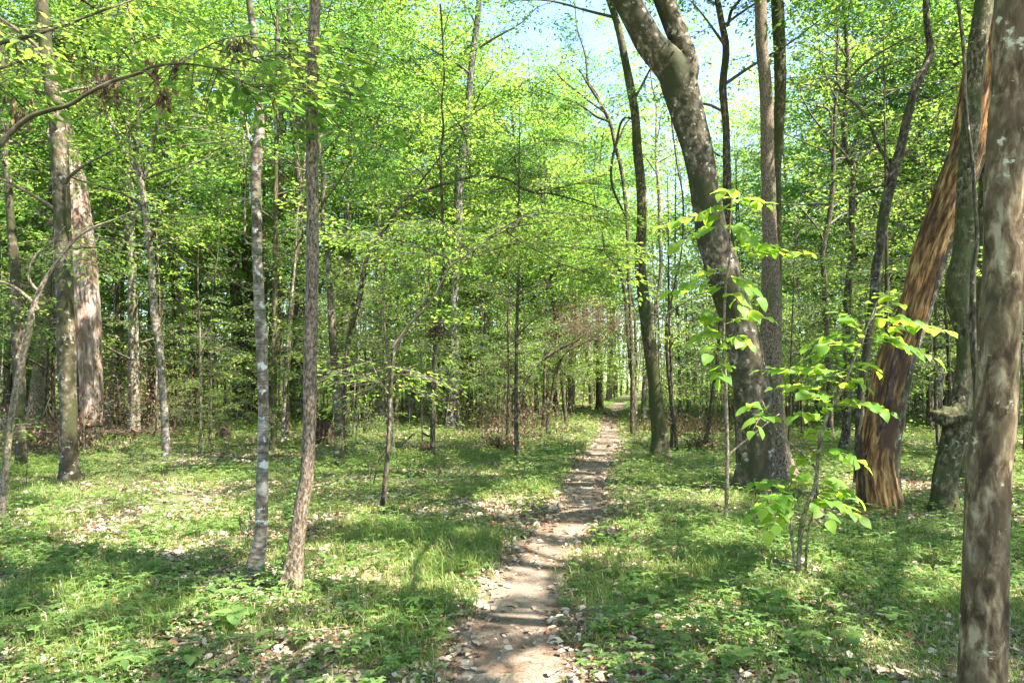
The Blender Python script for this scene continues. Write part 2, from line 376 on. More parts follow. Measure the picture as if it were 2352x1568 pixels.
# ------------------------------------------------------------------ the ground and the path
def grid(xs, ys, zf):
    X, Y = np.meshgrid(xs, ys); Z = zf(X, Y); v = np.stack([X, Y, Z], -1).reshape(-1, 3); w = len(xs)
    i = np.arange(len(ys) - 1)[:, None] * w + np.arange(w - 1)[None]
    return v, np.stack([i, i + 1, i + w + 1, i + w], -1).reshape(-1, 4)
u = np.linspace(-1, 1, 301); xs = 14 * u + 500 * np.sign(u) * np.abs(u) ** 5
ys = np.concatenate([np.linspace(-400, -12, 20), np.arange(-11, 26, .12), 26 + 500 * np.linspace(0, 1, 90)[1:] ** 2.2])
mb = MB(); v, q = grid(xs, ys, gz); mb.add(v, [q])
tag(mb.build("ground", [ground_mat()]), kind="structure")
mb = MB()
ys = np.concatenate([np.arange(-5, 20, .08), np.arange(20, 75, .4)]); k = np.linspace(-1, 1, 15)
wob = .16 * (fbm(np.stack([ys, ys * 0 + 3], -1), 1.6, 21, 3) - .5) * 2 + .22 * (fbm(np.stack([ys, ys * 0 + 5], -1), 7, 23, 3) - .5)
wob2 = .16 * (fbm(np.stack([ys, ys * 0 + 9], -1), 1.6, 22, 3) - .5) * 2 + .22 * (fbm(np.stack([ys, ys * 0 + 15], -1), 7, 24, 3) - .5)
L_ = path_c(ys) - path_w(ys) - .0 + wob; R_ = path_c(ys) + path_w(ys) + .0 + wob2
X = L_[:, None] + (R_ - L_)[:, None] * (k[None] + 1) / 2; Y = ys[:, None] + 0 * X
Zp = gz(X, Y) + .006 + .012 * (1 - k[None] ** 4)
v = np.stack([X, Y, Zp], -1).reshape(-1, 3); i = np.arange(len(ys) - 1)[:, None] * 15 + np.arange(14)[None]
mb.add(v, [np.stack([i, i + 1, i + 16, i + 15], -1).reshape(-1, 4)])
tag(mb.build("path", [path_mat()]), kind="structure")

# ------------------------------------------------------------------ trees
def limb(start, az, length, rise, r0, seed, sag=0.0, n=6):
    t = np.linspace(0, 1, n)
    h = np.array([math.cos(az), math.sin(az)]); side = np.array([-h[1], h[0]])
    wig = (noise(np.stack([t * 3, t * 0 + seed], -1), 1, 8) - .5) * .35 * length * t
    wz = (noise(np.stack([t * 3, t * 0 + seed + 40], -1), 1, 9) - .5) * .25 * length * t
    P = np.zeros((n, 3)); P[:, :2] = start[:2] + h * (t * length * .95)[:, None] + side * wig[:, None]
    P[:, 2] = start[2] + rise * length * (t ** .8) - sag * length * t ** 2 + wz
    return P, r0 * (1 - .85 * t)
def crown(mb, Q, r, zlo, zhi, nl, length, per, m, leafL, mat_leaf=0, mat_wood=1, rise=.45, filt=True, hexa=False, spray=(.9, .42), flat=.45, near=False, droop=.15, azr=None, keepout=None, seed=0, top=True, wr=.52, keep=.0, taper=.55, zpow=1.0):
    """limbs leaving the trunk between two heights, each carrying flat sprays of leaves"""
    O = []; Dd = []; LS = []
    zz = Q[:, 2]
    for k in range(nl):
        f = (k + rng.random()) / nl; z = zlo + (zhi - zlo) * f ** zpow; i = int(np.argmin(np.abs(zz - z)))
        az = k * 2.399 + rng.random() * .9 + seed if azr is None else azr[0] + (azr[1] - azr[0]) * rng.random()
        ln = length * (1 - taper * f) * (.7 + .6 * rng.random())
        P, R = limb(Q[i], az, ln, rise * (.5 + rng.random()) + .35 * f, min(r[i] * .5, .012 + .014 * ln), rng.random() * 99)
        q, _, T = tube(mb, P, R, 5, max(.25, ln / 10), mat_wood)
        n = max(2, int(per * ln / length))
        t = .22 + .78 * rng.random(n) ** .75; idx = (t * (len(q) - 1)).astype(int)
        a2 = rng.choice([-1, 1], n) * (.35 + .9 * rng.random(n)); a2[:2] *= .2; idx[:2] = len(q) - 1
        c, s = np.cos(a2), np.sin(a2); tx, ty = T[idx, 0], T[idx, 1]
        dd = np.stack([tx * c - ty * s, tx * s + ty * c, rng.normal(.1, .28, n)], -1)
        O.append(q[idx] + rng.normal(0, .05, (n, 3))); Dd.append(dd); LS.append(np.full(n, 1.0))
    O = np.concatenate(O); Dd = np.concatenate(Dd)
    sz = .6 + .7 * rng.random(len(O))
    add_sprays(mb, O, Dd, spray[0] * sz, spray[1] * sz, m, leafL, mat_leaf, mat_wood, filt, hexa, flat, near, droop, keepout, wr, keep)
def add_sprays(mb, O, Dd, L, W, m, leafL, mat_leaf=0, mat_wood=1, filt=True, hexa=False, flat=.45, near=False, droop=.15, keepout=None, wr=.52, keep=.0):
    if keepout is not None:
        ok = keepout(O); O, Dd = O[ok], Dd[ok]; L = np.broadcast_to(L, ok.shape)[ok]; W = np.broadcast_to(W, ok.shape)[ok]
        if not len(O): return
    P, D, N, LL, (A, B), (A2, B2) = make_sprays(O, Dd, L, W, m, leafL, flat, droop=droop)
    if filt:
        k = sunfilter(P, keep); P, D, N, LL = P[k], D[k], N[k], LL[k]
        k = sunfilter(B, keep); A, B = A[k], B[k]; k = sunfilter(B2, keep); A2, B2 = A2[k], B2[k]
    leaves(mb, P, D, N, LL, wr, mat_leaf, hexa=hexa)
    sticks(mb, A, B, .005, mat_wood)
    if near: sticks(mb, A2, B2, .0022, mat_wood)

def trace(pts, D, dy=0.0, sink=.15, top=None, toplean=.3, tr=None):
    """pixel centre line (x, y, width) of a trunk in the photograph -> 3D centre line and radii at its real distance"""
    P = []; R = []
    for i, p in enumerate(pts):
        d = D + dy * i / max(1, len(pts) - 1)
        P.append(at(p[0], p[1], d)); R.append((p[2] / 2) * d / F)
    P = np.array(P); R = np.array(R)
    return P, R
def extend_up(P, R, H, seed, rt=.02):
    d = unit(P[-1] - P[-2]); n = 6; a = [P]; b = [R]; p = P[-1].copy(); r = R[-1]
    st = max(.5, (H - p[2]) / n)
    if H > p[2] + .4:
        for k in range(n):
            d = unit(d * .75 + np.array([0, 0, .35]) + rng.normal(0, .09, 3)); p = p + d * st
            a.append(p[None]); b.append(np.array([max(rt, r * (1 - .8 * (k + 1) / n))]))
    return np.concatenate(a), np.concatenate(b)
def tree(name, pts, label, bark, cat="tree", D=None, H=12, crown_args=None, branches=(), leaf=None, dy=0.0, sides=None, lump=.12, flare=.5, ridge=0.0, extra=None, seed=0, group=None, parts=()):
    if D is None: D = float(on_ground(pts[0][0], pts[0][1])[1])
    P, R = trace(pts, D, dy)
    gx, gy = P[0, 0], P[0, 1]; g0 = float(gz(gx, gy))
    if P[0, 2] > g0 - .1:
        P = np.concatenate([[[gx - (P[1,0]-P[0,0]) * .05, gy, g0 - .15]], P]); R = np.concatenate([[R[0] * 1.05], R])
    else: P[0, 2] = g0 - .15
    if P[1, 2] <= P[0, 2] + .05: P = np.delete(P, 1, 0); R = np.delete(R, 1)
    if H: P, R = extend_up(P, R, H, seed)
    base = np.array([gx, gy, g0])
    root = empty(name, base, label, cat, group)
    mb = MB(); sd = sides or int(np.clip(400 / D, 8, 40))
    stp = np.clip(D * .006, .03, .3)
    Q, r, T = tube(mb, P, R, sd, stp, 0, lump, flare, seed, ridge=ridge)
    mb.build("trunk", [bark], root, base)
    for br in branches:
        pb, kw = (br, {}) if not isinstance(br, dict) else (br["p"], br)
        db = kw.get("D", D); Pb, Rb = trace(pb, db, kw.get("dy", 0.0))
        i = int(np.argmin(np.linalg.norm(Q - Pb[0], axis=1) + 1e-3)); 
        if np.linalg.norm(Q[i] - Pb[0]) < 1.2: Pb = np.concatenate([[Q[i]], Pb]); Rb = np.concatenate([[Rb[0]], Rb])
        if kw.get("H"): Pb, Rb = extend_up(Pb, Rb, kw["H"], seed)
        m2 = MB(); qb, rb, tb = tube(m2, Pb, Rb, max(6, sd // 2), stp, 0, lump, 0, seed + 5)
        bo = m2.build("branch", [bark], root, base)
        if kw.get("sprays"):
            m3 = MB(); n = kw["sprays"]; t = kw.get("t0", .2) + (1 - kw.get("t0", .2)) * rng.random(n); ix = (t * (len(qb) - 1)).astype(int)
            a2 = rng.choice([-1, 1], n) * (.5 + .7 * rng.random(n)); c, s = np.cos(a2), np.sin(a2)
            dd = np.stack([tb[ix, 0] * c - tb[ix, 1] * s, tb[ix, 0] * s + tb[ix, 1] * c, rng.normal(.0, .15, n)], -1)
            add_sprays(m3, qb[ix], dd, kw.get("sl", .8), kw.get("sw", .35), kw.get("m", 60), kw.get("leafL", .06), 0, 1, True, D < 12, .35, True, kw.get("droop", .15), keep=.5)
            m3.build("foliage", [kw.get("leaf") or leaf or M_MID, B_TWIG], bo, base)
    if crown_args:
        for ca in (crown_args if isinstance(crown_args, list) else [crown_args]):
            ca = dict(ca); mt = ca.pop("mat", leaf or M_MID); nm = ca.pop("name", "crown")
            m3 = MB(); crown(m3, Q, r, seed=seed, **ca)
            m3.build(nm, [mt, B_TWIG], root, base)
    if extra: extra(root, base, Q, r)
    return root, Q, r

def top_of_frame(D): return CAMH + .50 * D
def HI(D, H, n=16, per=26, m=55, L=3.6, leafL=.085, mat=None, **k):
    """crown above the picture, it gives the shade"""
    d = dict(zlo=max(6.0, top_of_frame(D) + .2), zhi=H * .97, nl=n, length=L, per=per, m=m, leafL=leafL, rise=.35, spray=(1.0, .5))
    if mat: d["mat"] = mat
    d.update(k); return d
def LOW(z0, z1, n=8, per=12, m=45, L=1.8, leafL=.072, **k):
    d = dict(zlo=z0, zhi=z1, nl=n, length=L, per=per, m=m, leafL=leafL, rise=.25, spray=(.75, .34), name="foliage", taper=.2, flat=.4)
    d.update(k); return d

exec_trees = True
# --- left side
def snag_extra(root, base, Q, r): pass
tree("tree", [(160,1112,38),(158,1000,34),(157,900,36),(152,780,38),(147,620,38),(141,450,36),(133,300,34),(119,200,32),(105,100,28),(96,0,26)],
     "pale brown trunk with a sunlit base, standing before the split dead snag at far left", B_MOTTLE, H=15, seed=1,
     crown_args=[HI(11, 15), LOW(3.2, 6.5, 7, 9, L=1.7)], leaf=M_BRIGHT)
tree("tree", [(48,1076,23),(46,980,22),(45,900,24),(42,760,28),(36,640,24),(26,520,18),(18,420,16),(10,300,15),(2,120,13)],
     "slightly crooked mottled trunk near the left edge, behind the thin leaning pale stem", B_MOTTLE, H=13, seed=2, leaf=M_MID,
     crown_args=[LOW(4.5, 12, 14, 16, L=2.4, m=55)])
tree("sapling", [(2,1195,17),(12,1080,16),(20,1000,15),(36,900,14),(52,820,15),(66,760,15),(82,690,13),(118,620,9),(160,565,6),(205,515,3)],
     "thin pale stem leaning right at the extreme left edge of the picture", B_SAPL, "sapling", H=0, seed=3, lump=.15,
     branches=[dict(p=[(86,712,9),(60,680,7),(25,655,6),(-10,645,5),(-60,640,3)], sprays=5, leaf=M_BRIGHT),
               dict(p=[(90,680,7),(66,640,6),(80,590,5),(130,545,4),(150,520,2)], sprays=5, m=30),
               dict(p=[(118,620,7),(170,552,6),(220,520,5),(262,505,4),(303,486,3)], sprays=7, m=34, leaf=M_BRIGHT),
               dict(p=[(16,985,6),(0,960,5),(-30,930,3)], sprays=2)])
tree("tree", [(357,1000,24),(361,930,18),(366,870,15),(368,780,14),(369,680,12),(367,560,11),(372,430,10)],
     "brown trunk flared at its foot, just left of and behind the mottled slender tree", B_MOSS, H=13, seed=4, leaf=M_MID, crown_args=LOW(5, 13, 14, 16, L=2.2))
tree("tree", [(384,1060,20),(380,1000,18),(377,941,17),(371,860,17),(366,797,17),(357,740,17),(352,690,16),(347,592,15),(339,530,14),(331,460,14),(320,390,14),(318,330,12),(319,246,11),(311,160,10),(303,102,9),(291,0,8)],
     "slender mottled tree with a narrow V of thin upper limbs, left of the foreground trunks", B_PALE, H=11, seed=5, leaf=M_BRIGHT,
     branches=[dict(p=[(322,400,11),(300,368,10),(285,345,8),(262,295,7),(240,250,5),(215,200,4)], sprays=10),
               dict(p=[(328,412,9),(342,360,8),(360,290,7),(362,240,5),(400,190,3)], sprays=10),
               dict(p=[(331,455,10),(302,500,10),(282,548,9),(268,600,5)], sprays=0)],
     crown_args=[LOW(4.0, 11, 20, 14, L=2.1), ])
tree("tree", [(418,978,16),(418,900,15),(417,797,13),(412,700,12),(408,612,12),(406,513,11),(402,430,10)],
     "straight pale trunk left of the big grey pine, at the edge of the clearing", B_PALE, H=15, seed=6, crown_args=LOW(5, 15, 15, 16, L=2.6, leafL=.075))
tree("tree", [(405,972,9),(406,900,8),(402,790,8),(399,700,8),(396,633,9),(388,560,7)],
     "thin dark trunk touching the straight pale trunk left of the big grey pine", B_DARK, H=12, seed=7, branches=[[(398,690,6),(385,672,5),(378,655,4),(374,610,3)]],
     crown_args=LOW(6, 12, 10, 14, L=2.2, leafL=.075))
tree("tree", [(248,992,14),(252,950,13),(257,880,13),(263,800,12),(267,695,11),(273,571,11),(271,533,10),(250,490,10),(236,450,9),(220,405,9),(205,380,8),(189,358,7)],
     "pale thin trunk bending left above, right of the split dead snag", B_PALE, H=13, seed=8, leaf=M_BRIGHT, crown_args=LOW(5, 13, 14, 16, L=2.4))
tree("pine_tree", [(553,962,33),(550,880,30),(547,780,27),(545,715,26),(537,600,24),(529,472,21),(521,380,19),(515,300,17),(505,150,15)],
     "thick blue-grey pine trunk standing behind the slender lichened trunk at left", B_PINE, H=26, seed=9, crown_args=LOW(12, 26, 16, 20, L=3.2, leafL=.10), flare=.3)
tree("tree", [(574,966,17),(573,900,15),(570,800,14),(568,700,13),(562,600,12),(558,480,11)],
     "brown trunk touching the right side of the blue-grey pine", B_DARK, H=15, seed=10, crown_args=LOW(6, 15, 12, 16, L=2.4, leafL=.08))
tree("pine_tree", [(694,966,25),(692,900,23),(690,800,22),(689,700,21),(688,612,20),(686,480,18),(683,330,17),(679,150,15)],
     "grey plated pine trunk mostly hidden behind the tall furrowed foreground trunk", B_PINE, H=25, D=27, seed=11, crown_args=LOW(12, 25, 16, 20, L=3.2, leafL=.10), flare=.3)
tree("tree", [(658,985,15),(657,900,14),(662,800,13),(668,715,13),(674,640,12),(684,560,12),(690,500,13),(690,451,14),(677,328,13),(671,246,12),(668,120,11)],
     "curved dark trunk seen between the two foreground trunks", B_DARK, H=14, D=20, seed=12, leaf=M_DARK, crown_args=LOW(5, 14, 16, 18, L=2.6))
tree("tree", [(648,1016,9),(651,960,8),(656,879,7),(661,790,7),(667,715,7),(672,660,6),(677,612,5),(681,540,4)],
     "very thin white-barked stem between the two foreground trunks", B_PALE, H=8, seed=13, crown_args=LOW(3.5, 8, 8, 10, L=1.6))
tree("tree", [(628,1040,15),(629,950,13),(630,797,12),(632,592,11),(633,480,10),(634,369,10),(636,205,9),(637,60,8)],
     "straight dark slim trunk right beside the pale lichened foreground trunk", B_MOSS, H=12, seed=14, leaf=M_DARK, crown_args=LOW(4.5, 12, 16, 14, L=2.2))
# --- the two foreground trunks
tree("tree", [(584,1318,38),(590,1280,33),(598,1240,30),(600,1190,28),(602,1140,26),(603,1052,26),(605,961,25),(603,838,25),(600,760,27),(597,715,24),(591,592,22),(590,500,22),(587,410,24),(589,365,27),(596,287,22),(595,240,19),(592,185,18),(587,120,17),(580,62,16),(572,0,15)],
     "pale lichen-spotted slender trunk, left one of the two foreground trunks", B_PALE, H=11, seed=15, lump=.16, flare=.6, leaf=M_MID,
     branches=[dict(p=[(590,372,9),(572,320,6),(560,265,5),(546,240,4),(548,200,3),(545,160,2)], sprays=6, leaf=M_BRIGHT, leafL=.05, m=36),
               dict(p=[(594,560,8),(572,560,5),(563,500,4),(566,400,3),(560,300,2)], sprays=3, m=30)],
     crown_args=HI(5.9, 11, 12, 22, L=2.8, leafL=.07))
_t9 = tree("tree", [(668,1358,52),(672,1320,44),(680,1246,37),(690,1180,34),(696,1140,33),(705,1090,32),(707,1052,32),(711,961,31),(712,838,32),(715,740,31),(716,674,30),(718,533,29),(717,440,28),(716,369,28),(718,205,27),(722,41,26),(725,-30,26)],
     "tall brown furrowed trunk curving at its foot, right one of the two foreground trunks", B_RIDGE, H=14, seed=16, lump=.07, flare=.6, ridge=.07, sides=64, leaf=M_MID,
     crown_args=HI(5.5, 14, 14, 26, L=3.4, leafL=.08))
def ivy(root, base, Q, r, n=420, z1=1.0, side=math.pi):
    mb = MB(); z = z1 * rng.random(n) ** 1.5; i = np.array([int(np.argmin(np.abs(Q[:, 2] - base[2] - q))) for q in z]); th = side + rng.normal(0, .7, n)
    d = np.stack([np.cos(th), np.sin(th), 0 * th], -1); P = Q[i] + d * (r[i] * (1.1 + .7 * rng.random(n)))[:, None]
    leaves(mb, P, d + rng.normal(0, .6, (n, 3)), rng.normal(0, .6, (n, 3)) + [0, 0, 1], .02 + .025 * rng.random(n), .7, 0); o = mb.build("ivy", [M_HERB], root, base)
ivy(_t9[0], np.array(_t9[0].location), _t9[1], _t9[2])
# --- centre
tree("tree", [(781,1070,25),(779,1010,20),(775,920,18),(768,840,17),(763,756,17),(758,680,15),(755,612,14),(750,570,11),(743,533,10),(742,410,9),(735,353,8),(728,250,7)],
     "mottled dark trunk with a moss-black band, right of the tall furrowed foreground trunk", B_MOTTLE, H=11, seed=17, leaf=M_DARK, crown_args=LOW(4.5, 11, 18, 16, L=2.4))
tree("arching_tree", [(786,1028,15),(787,961,11),(789,880,10),(797,800,10),(806,755,11),(820,705,12),(827,680,12),(834,630,10),(845,590,9),(866,552,8),(887,522,8),(915,478,8),(952,447,8),(1002,427,8),(1047,416,7),(1083,406,7),(1116,404,7),(1170,414,6),(1200,432,6),(1227,443,6),(1264,445,5),(1310,456,4),(1350,468,3),(1400,485,2)],
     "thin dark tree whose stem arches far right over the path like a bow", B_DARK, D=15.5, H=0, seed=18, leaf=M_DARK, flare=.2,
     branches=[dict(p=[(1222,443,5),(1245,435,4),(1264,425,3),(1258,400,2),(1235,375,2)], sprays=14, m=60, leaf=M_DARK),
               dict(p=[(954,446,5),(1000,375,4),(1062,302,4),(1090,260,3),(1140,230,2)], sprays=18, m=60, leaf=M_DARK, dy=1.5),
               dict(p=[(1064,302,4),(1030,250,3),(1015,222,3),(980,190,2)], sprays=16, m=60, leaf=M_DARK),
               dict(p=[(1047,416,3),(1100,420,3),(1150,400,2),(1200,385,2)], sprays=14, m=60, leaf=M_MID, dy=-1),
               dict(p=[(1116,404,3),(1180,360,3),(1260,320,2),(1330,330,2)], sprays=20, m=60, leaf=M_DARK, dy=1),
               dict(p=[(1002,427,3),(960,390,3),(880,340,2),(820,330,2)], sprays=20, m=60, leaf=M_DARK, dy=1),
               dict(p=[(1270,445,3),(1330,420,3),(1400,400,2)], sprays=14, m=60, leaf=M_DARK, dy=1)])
tree("sapling", [(876,1192,14),(880,1150,13),(884,1110,12),(890,1050,11),(894,980,10),(897,903,9),(900,850,9),(908,800,7),(925,770,6),(946,738,6),(981,704,5),(1010,655,4),(1030,618,4),(1087,576,3),(1130,545,3),(1190,520,3),(1260,508,2)],
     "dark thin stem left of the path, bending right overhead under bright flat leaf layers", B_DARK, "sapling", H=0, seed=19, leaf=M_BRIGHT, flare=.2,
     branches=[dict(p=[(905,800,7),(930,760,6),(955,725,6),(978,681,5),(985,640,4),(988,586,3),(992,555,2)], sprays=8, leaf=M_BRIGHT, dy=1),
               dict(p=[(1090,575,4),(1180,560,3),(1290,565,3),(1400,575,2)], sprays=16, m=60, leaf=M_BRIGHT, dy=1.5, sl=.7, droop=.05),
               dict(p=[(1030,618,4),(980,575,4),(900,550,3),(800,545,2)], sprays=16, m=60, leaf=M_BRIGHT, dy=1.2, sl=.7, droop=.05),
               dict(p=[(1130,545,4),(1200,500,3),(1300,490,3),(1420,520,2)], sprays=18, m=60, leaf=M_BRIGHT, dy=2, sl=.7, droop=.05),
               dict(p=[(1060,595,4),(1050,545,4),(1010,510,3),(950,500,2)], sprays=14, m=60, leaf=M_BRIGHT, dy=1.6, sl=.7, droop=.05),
               dict(p=[(896,900,4),(870,870,3),(850,820,2)], sprays=5, m=40), dict(p=[(898,880,4),(930,850,3),(960,835,2)], sprays=5, m=40),
               dict(p=[(893,1020,5),(870,1060,4),(858,1110,3)], sprays=0),
               dict(p=[(1180,523,3),(1280,600,3),(1400,640,2)], sprays=12, m=60, leaf=M_BRIGHT, dy=1.4, sl=.6, droop=.05)])
tree("tree", [(993,1050,12),(994,980,11),(995,903,12),(998,840,12),(999,797,11),(1002,750,9),(1010,690,8),(1016,639,8),(1018,560,8),(1016,492,7),(1014,431,7),(1012,350,6)],
     "thin straight dark trunk in front of the large brown trunk left of the path", B_DARK, H=9, seed=20, leaf=M_MID, crown_args=LOW(4.2, 9, 14, 12, L=2.0),
     branches=[dict(p=[(990,1000,5),(960,990,5),(935,1010,4),(912,1030,3)], sprays=0)])
tree("tree", [(1037,985,35),(1039,930,31),(1039,867,30),(1040,800,27),(1041,727,24),(1044,632,22),(1051,533,22),(1055,410,22),(1062,350,19),(1071,287,16),(1078,210,16),(1084,144,15),(1100,0,14)],
     "large straight brown trunk in the middle distance left of the path", B_PINE, H=22, seed=21, leaf=M_MID, flare=.35, crown_args=LOW(9, 22, 20, 22, L=3.0, leafL=.085, azr=None))
tree("tree", [(1100,982,13),(1103,930,9),(1105,867,8),(1112,780,7),(1115,727,7),(1110,690,6),(1102,665,6),(1094,640,5),(1087,610,5),(1075,560,4)],
     "forked thin dark tree right of the large brown middle-distance trunk", B_DARK, "tree", H=9, seed=22, leaf=M_MID, crown_args=LOW(4, 9, 10, 14, L=2.2, leafL=.07),
     branches=[dict(p=[(1110,770,6),(1106,740,6),(1101,702,5),(1085,665,4),(1072,628,4),(1070,590,3)], sprays=6, m=60),
               dict(p=[(1101,690,4),(1080,690,4),(1060,715,4),(1042,735,3)], sprays=0)])
tree("tree", [(1247,985,8),(1250,900,7),(1252,832,7),(1254,760,6),(1255,692,6),(1259,653,6),(1275,620,5),(1290,600,5),(1310,575,4),(1340,540,3)],
     "thin dark tree with a Y fork left of the far end of the path", B_DARK, "tree", H=10, seed=23, leaf=M_MID, crown_args=LOW(4.5, 10, 9, 14, L=2.2, leafL=.07),
     branches=[dict(p=[(1259,655,5),(1248,630,4),(1244,597,4),(1250,560,3),(1262,520,2)], sprays=6, m=60)])
tree("leaning_tree", [(1258,962,8),(1264,930,7),(1276,860,7),(1286,830,6),(1300,810,5),(1335,790,5),(1375,772,4),(1400,753,4),(1421,734,3)],
     "thin stem leaning right toward the hanging brown tangle near the far path", B_DARK, "tree", H=0, seed=24, D=21, leaf=M_MID, flare=.1,
     branches=[dict(p=[(1400,753,3),(1430,720,3)], sprays=3)])
tree("leaning_tree", [(1180,975,9),(1190,920,9),(1205,880,9),(1225,848,8),(1262,815,8),(1290,798,7),(1315,787,7),(1330,778,5),(1343,765,4)],
     "bent dark stem leaning right below the hanging brown tangle, left of the far path", B_DARK, "tree", H=0, seed=25, D=20, leaf=M_MID, flare=.1,
     branches=[dict(p=[(1315,787,3),(1350,750,3),(1372,735,2)], sprays=2)])
tree("tree", [(1377,931,18),(1376,880,15),(1375,815,14),(1373,740,13),(1372,640,12),(1370,560,11)],
     "straight greenish trunk standing beside the far end of the path", B_MOSS, H=14, D=38, seed=26, leaf=M_MID, flare=.3, crown_args=LOW(5, 13.5, 14, 20, L=2.6, leafL=.11))
tree("tree", [(1459,988,13),(1458,940,11),(1456,903,10),(1450,850,10),(1445,797,10),(1440,740,9),(1435,674,9),(1429,640,9),(1422,615,8),(1408,600,7),(1394,585,6),(1385,540,5)],
     "slim dark trunk bending left near its top, left of the tall dark trunk", B_DARK, H=9, seed=27, leaf=M_BRIGHT, crown_args=LOW(4.4, 9, 10, 14, L=2.0, leafL=.07),
     branches=[dict(p=[(1456,900,6),(1462,850,7),(1460,780,6),(1455,700,5),(1440,640,4)], sprays=4), dict(p=[(1424,617,4),(1400,600,3),(1370,608,3)], sprays=5)])
tree("tree", [(1517,1050,38),(1514,1000,33),(1508,938,32),(1502,870,29),(1494,815,28),(1484,740,27),(1477,674,26),(1470,569,24),(1473,533,24),(1474,470,23),(1471,410,22),(1463,330,21),(1461,287,20),(1454,230,20),(1445,185,20),(1434,130,18),(1424,82,17),(1410,30,16),(1400,0,16)],
     "tall dark brown trunk leaning slightly left, right beside the path", B_MOSS, H=16, seed=28, leaf=M_MID, lump=.12, crown_args=[HI(15, 16, 14, 20, L=3.0, zlo=9)],
     branches=[dict(p=[(1456,240,7),(1478,190,6),(1500,150,4),(1520,130,2)], sprays=5, m=40),
               dict(p=[(1460,280,6),(1440,270,5),(1415,330,6),(1405,420,6),(1438,500,5)], sprays=0)])
tree("tree", [(1417,560,9)] if False else [(1452,972,10),(1452,880,9),(1450,780,8),(1444,640,8),(1438,480,9),(1425,380,9),(1412,330,9),(1404,290,9),(1380,240,8),(1355,200,6),(1330,160,5)],
     "thin tree with a fan of fine limbs set against the bright sky gap", B_DARK, "tree", D=20, H=0, seed=29, leaf=M_MID, flare=.1,
     branches=[dict(p=[(1404,288,7),(1370,268,6),(1330,240,5),(1280,222,4),(1230,200,3)], sprays=14, m=110, leafL=.07, leaf=M_DARK),
               dict(p=[(1390,260,6),(1370,215,5),(1355,195,5),(1345,130,4),(1325,60,3),(1320,0,2)], sprays=14, m=110, leafL=.07, leaf=M_DARK),
               dict(p=[(1396,270,5),(1350,230,5),(1300,190,4),(1260,150,3)], sprays=12, m=110, leafL=.07, leaf=M_MID),
               dict(p=[(1412,330,5),(1440,280,4),(1480,250,3)], sprays=10, m=60, leafL=.07)])
tree("sapling", [(1554,1038,9),(1548,960,8),(1540,903,8),(1534,840,8),(1531,762,7),(1536,710,5),(1542,690,4),(1552,640,4),(1562,600,3),(1568,540,3)],
     "thin dark stem right of the tall dark trunk beside the path", B_DARK, "sapling", H=7, seed=30, leaf=M_BRIGHT, crown_args=LOW(3.4, 7, 9, 9, L=1.5))
def bigfork_moss(root, base, Q, r): pass
# --- right side
tree("forked_tree", [(1738,1136,84),(1737,1100,72),(1738,1064,70),(1737,1000,76),(1733,961,80),(1727,900,80),(1718,838,80),(1700,756,78),(1684,700,78),(1669,654,78),(1655,600,77),(1640,554,74),(1628,490,68),(1619,440,66),(1603,349,70),(1588,295,74),(1574,246,78),(1560,200,82),(1548,165,80),(1528,140,76),(1494,103,68),(1470,60,64),(1449,20,62),(1425,-30,60)],
     "huge mottled forked trunk leaning left in the right half of the picture", B_MOTTLE, H=19, seed=31, sides=56, lump=.09, flare=.4, leaf=M_MID,
     branches=[dict(p=[(1562,200,52),(1578,165,54),(1574,130,50),(1562,95,48),(1548,60,48),(1533,20,48),(1515,-30,46)], H=17)],
     crown_args=HI(10, 19, 22, 30, L=4.4, m=60, leafL=.09))
tree("tree", [(1797,1110,66),(1794,1080,52),(1788,1040,48),(1783,1002,46),(1776,920,48),(1771,838,50),(1770,750,50),(1771,674,46),(1769,571,36),(1767,533,33),(1766,450,32),(1763,369,31),(1761,246,31),(1757,180,29),(1751,123,28),(1747,0,28),(1746,-30,27)],
     "straight finely furrowed trunk standing just right of the huge forked trunk", B_RIDGE, H=18, seed=32, sides=48, lump=.08, flare=.5, ridge=.06, leaf=M_MID,
     crown_args=HI(11.3, 18, 16, 28, L=3.6))
tree("tree", [(1782,1070,22),(1784,900,20),(1786,700,20),(1785,500,19),(1783,400,22),(1789,287,25),(1792,185,27),(1789,82,28),(1785,0,29),(1783,-40,29)],
     "dark trunk half hidden behind the straight furrowed trunk, widest near the picture's top", B_MOSS, H=16, D=12.6, seed=33, leaf=M_MID, crown_args=HI(12.6, 16, 14, 24, L=3.2))
tree("tree", [(1700,1078,18),(1698,1000,18),(1694,900,18),(1688,700,19),(1680,600,20),(1671,472,20),(1669,369,18),(1667,287,17),(1660,205,18),(1667,103,16),(1655,40,15),(1645,-20,13)],
     "slim black trunk behind the huge forked trunk, emerging right of it below the top", B_DARK, H=14, D=13, seed=34, leaf=M_MID, crown_args=[HI(13, 14, 10, 20, L=2.8), LOW(6, 9, 7, 12)],
     branches=[dict(p=[(1667,60,9),(1680,25,8),(1700,0,7)], sprays=3, leafL=.05), dict(p=[(1665,360,5),(1640,350,4),(1620,330,3)], sprays=1)])
tree("tree", [(1908,1006,14),(1907,941,12),(1904,870,13),(1901,797,13),(1896,674,13),(1890,576,12),(1906,492,12),(1913,420,11),(1915,349,10),(1919,246,9),(1925,82,7),(1922,0,6)],
     "slender trunk with a small dead spur, left of the gently S-curved dark trunk at right", B_DARK, H=13, seed=35, leaf=M_BRIGHT, crown_args=LOW(5, 13, 16, 16, L=2.5, leafL=.075),
     branches=[dict(p=[(1913,345,6),(1900,250,6),(1870,242,5),(1820,232,4),(1790,235,3)], sprays=6, leafL=.07)])
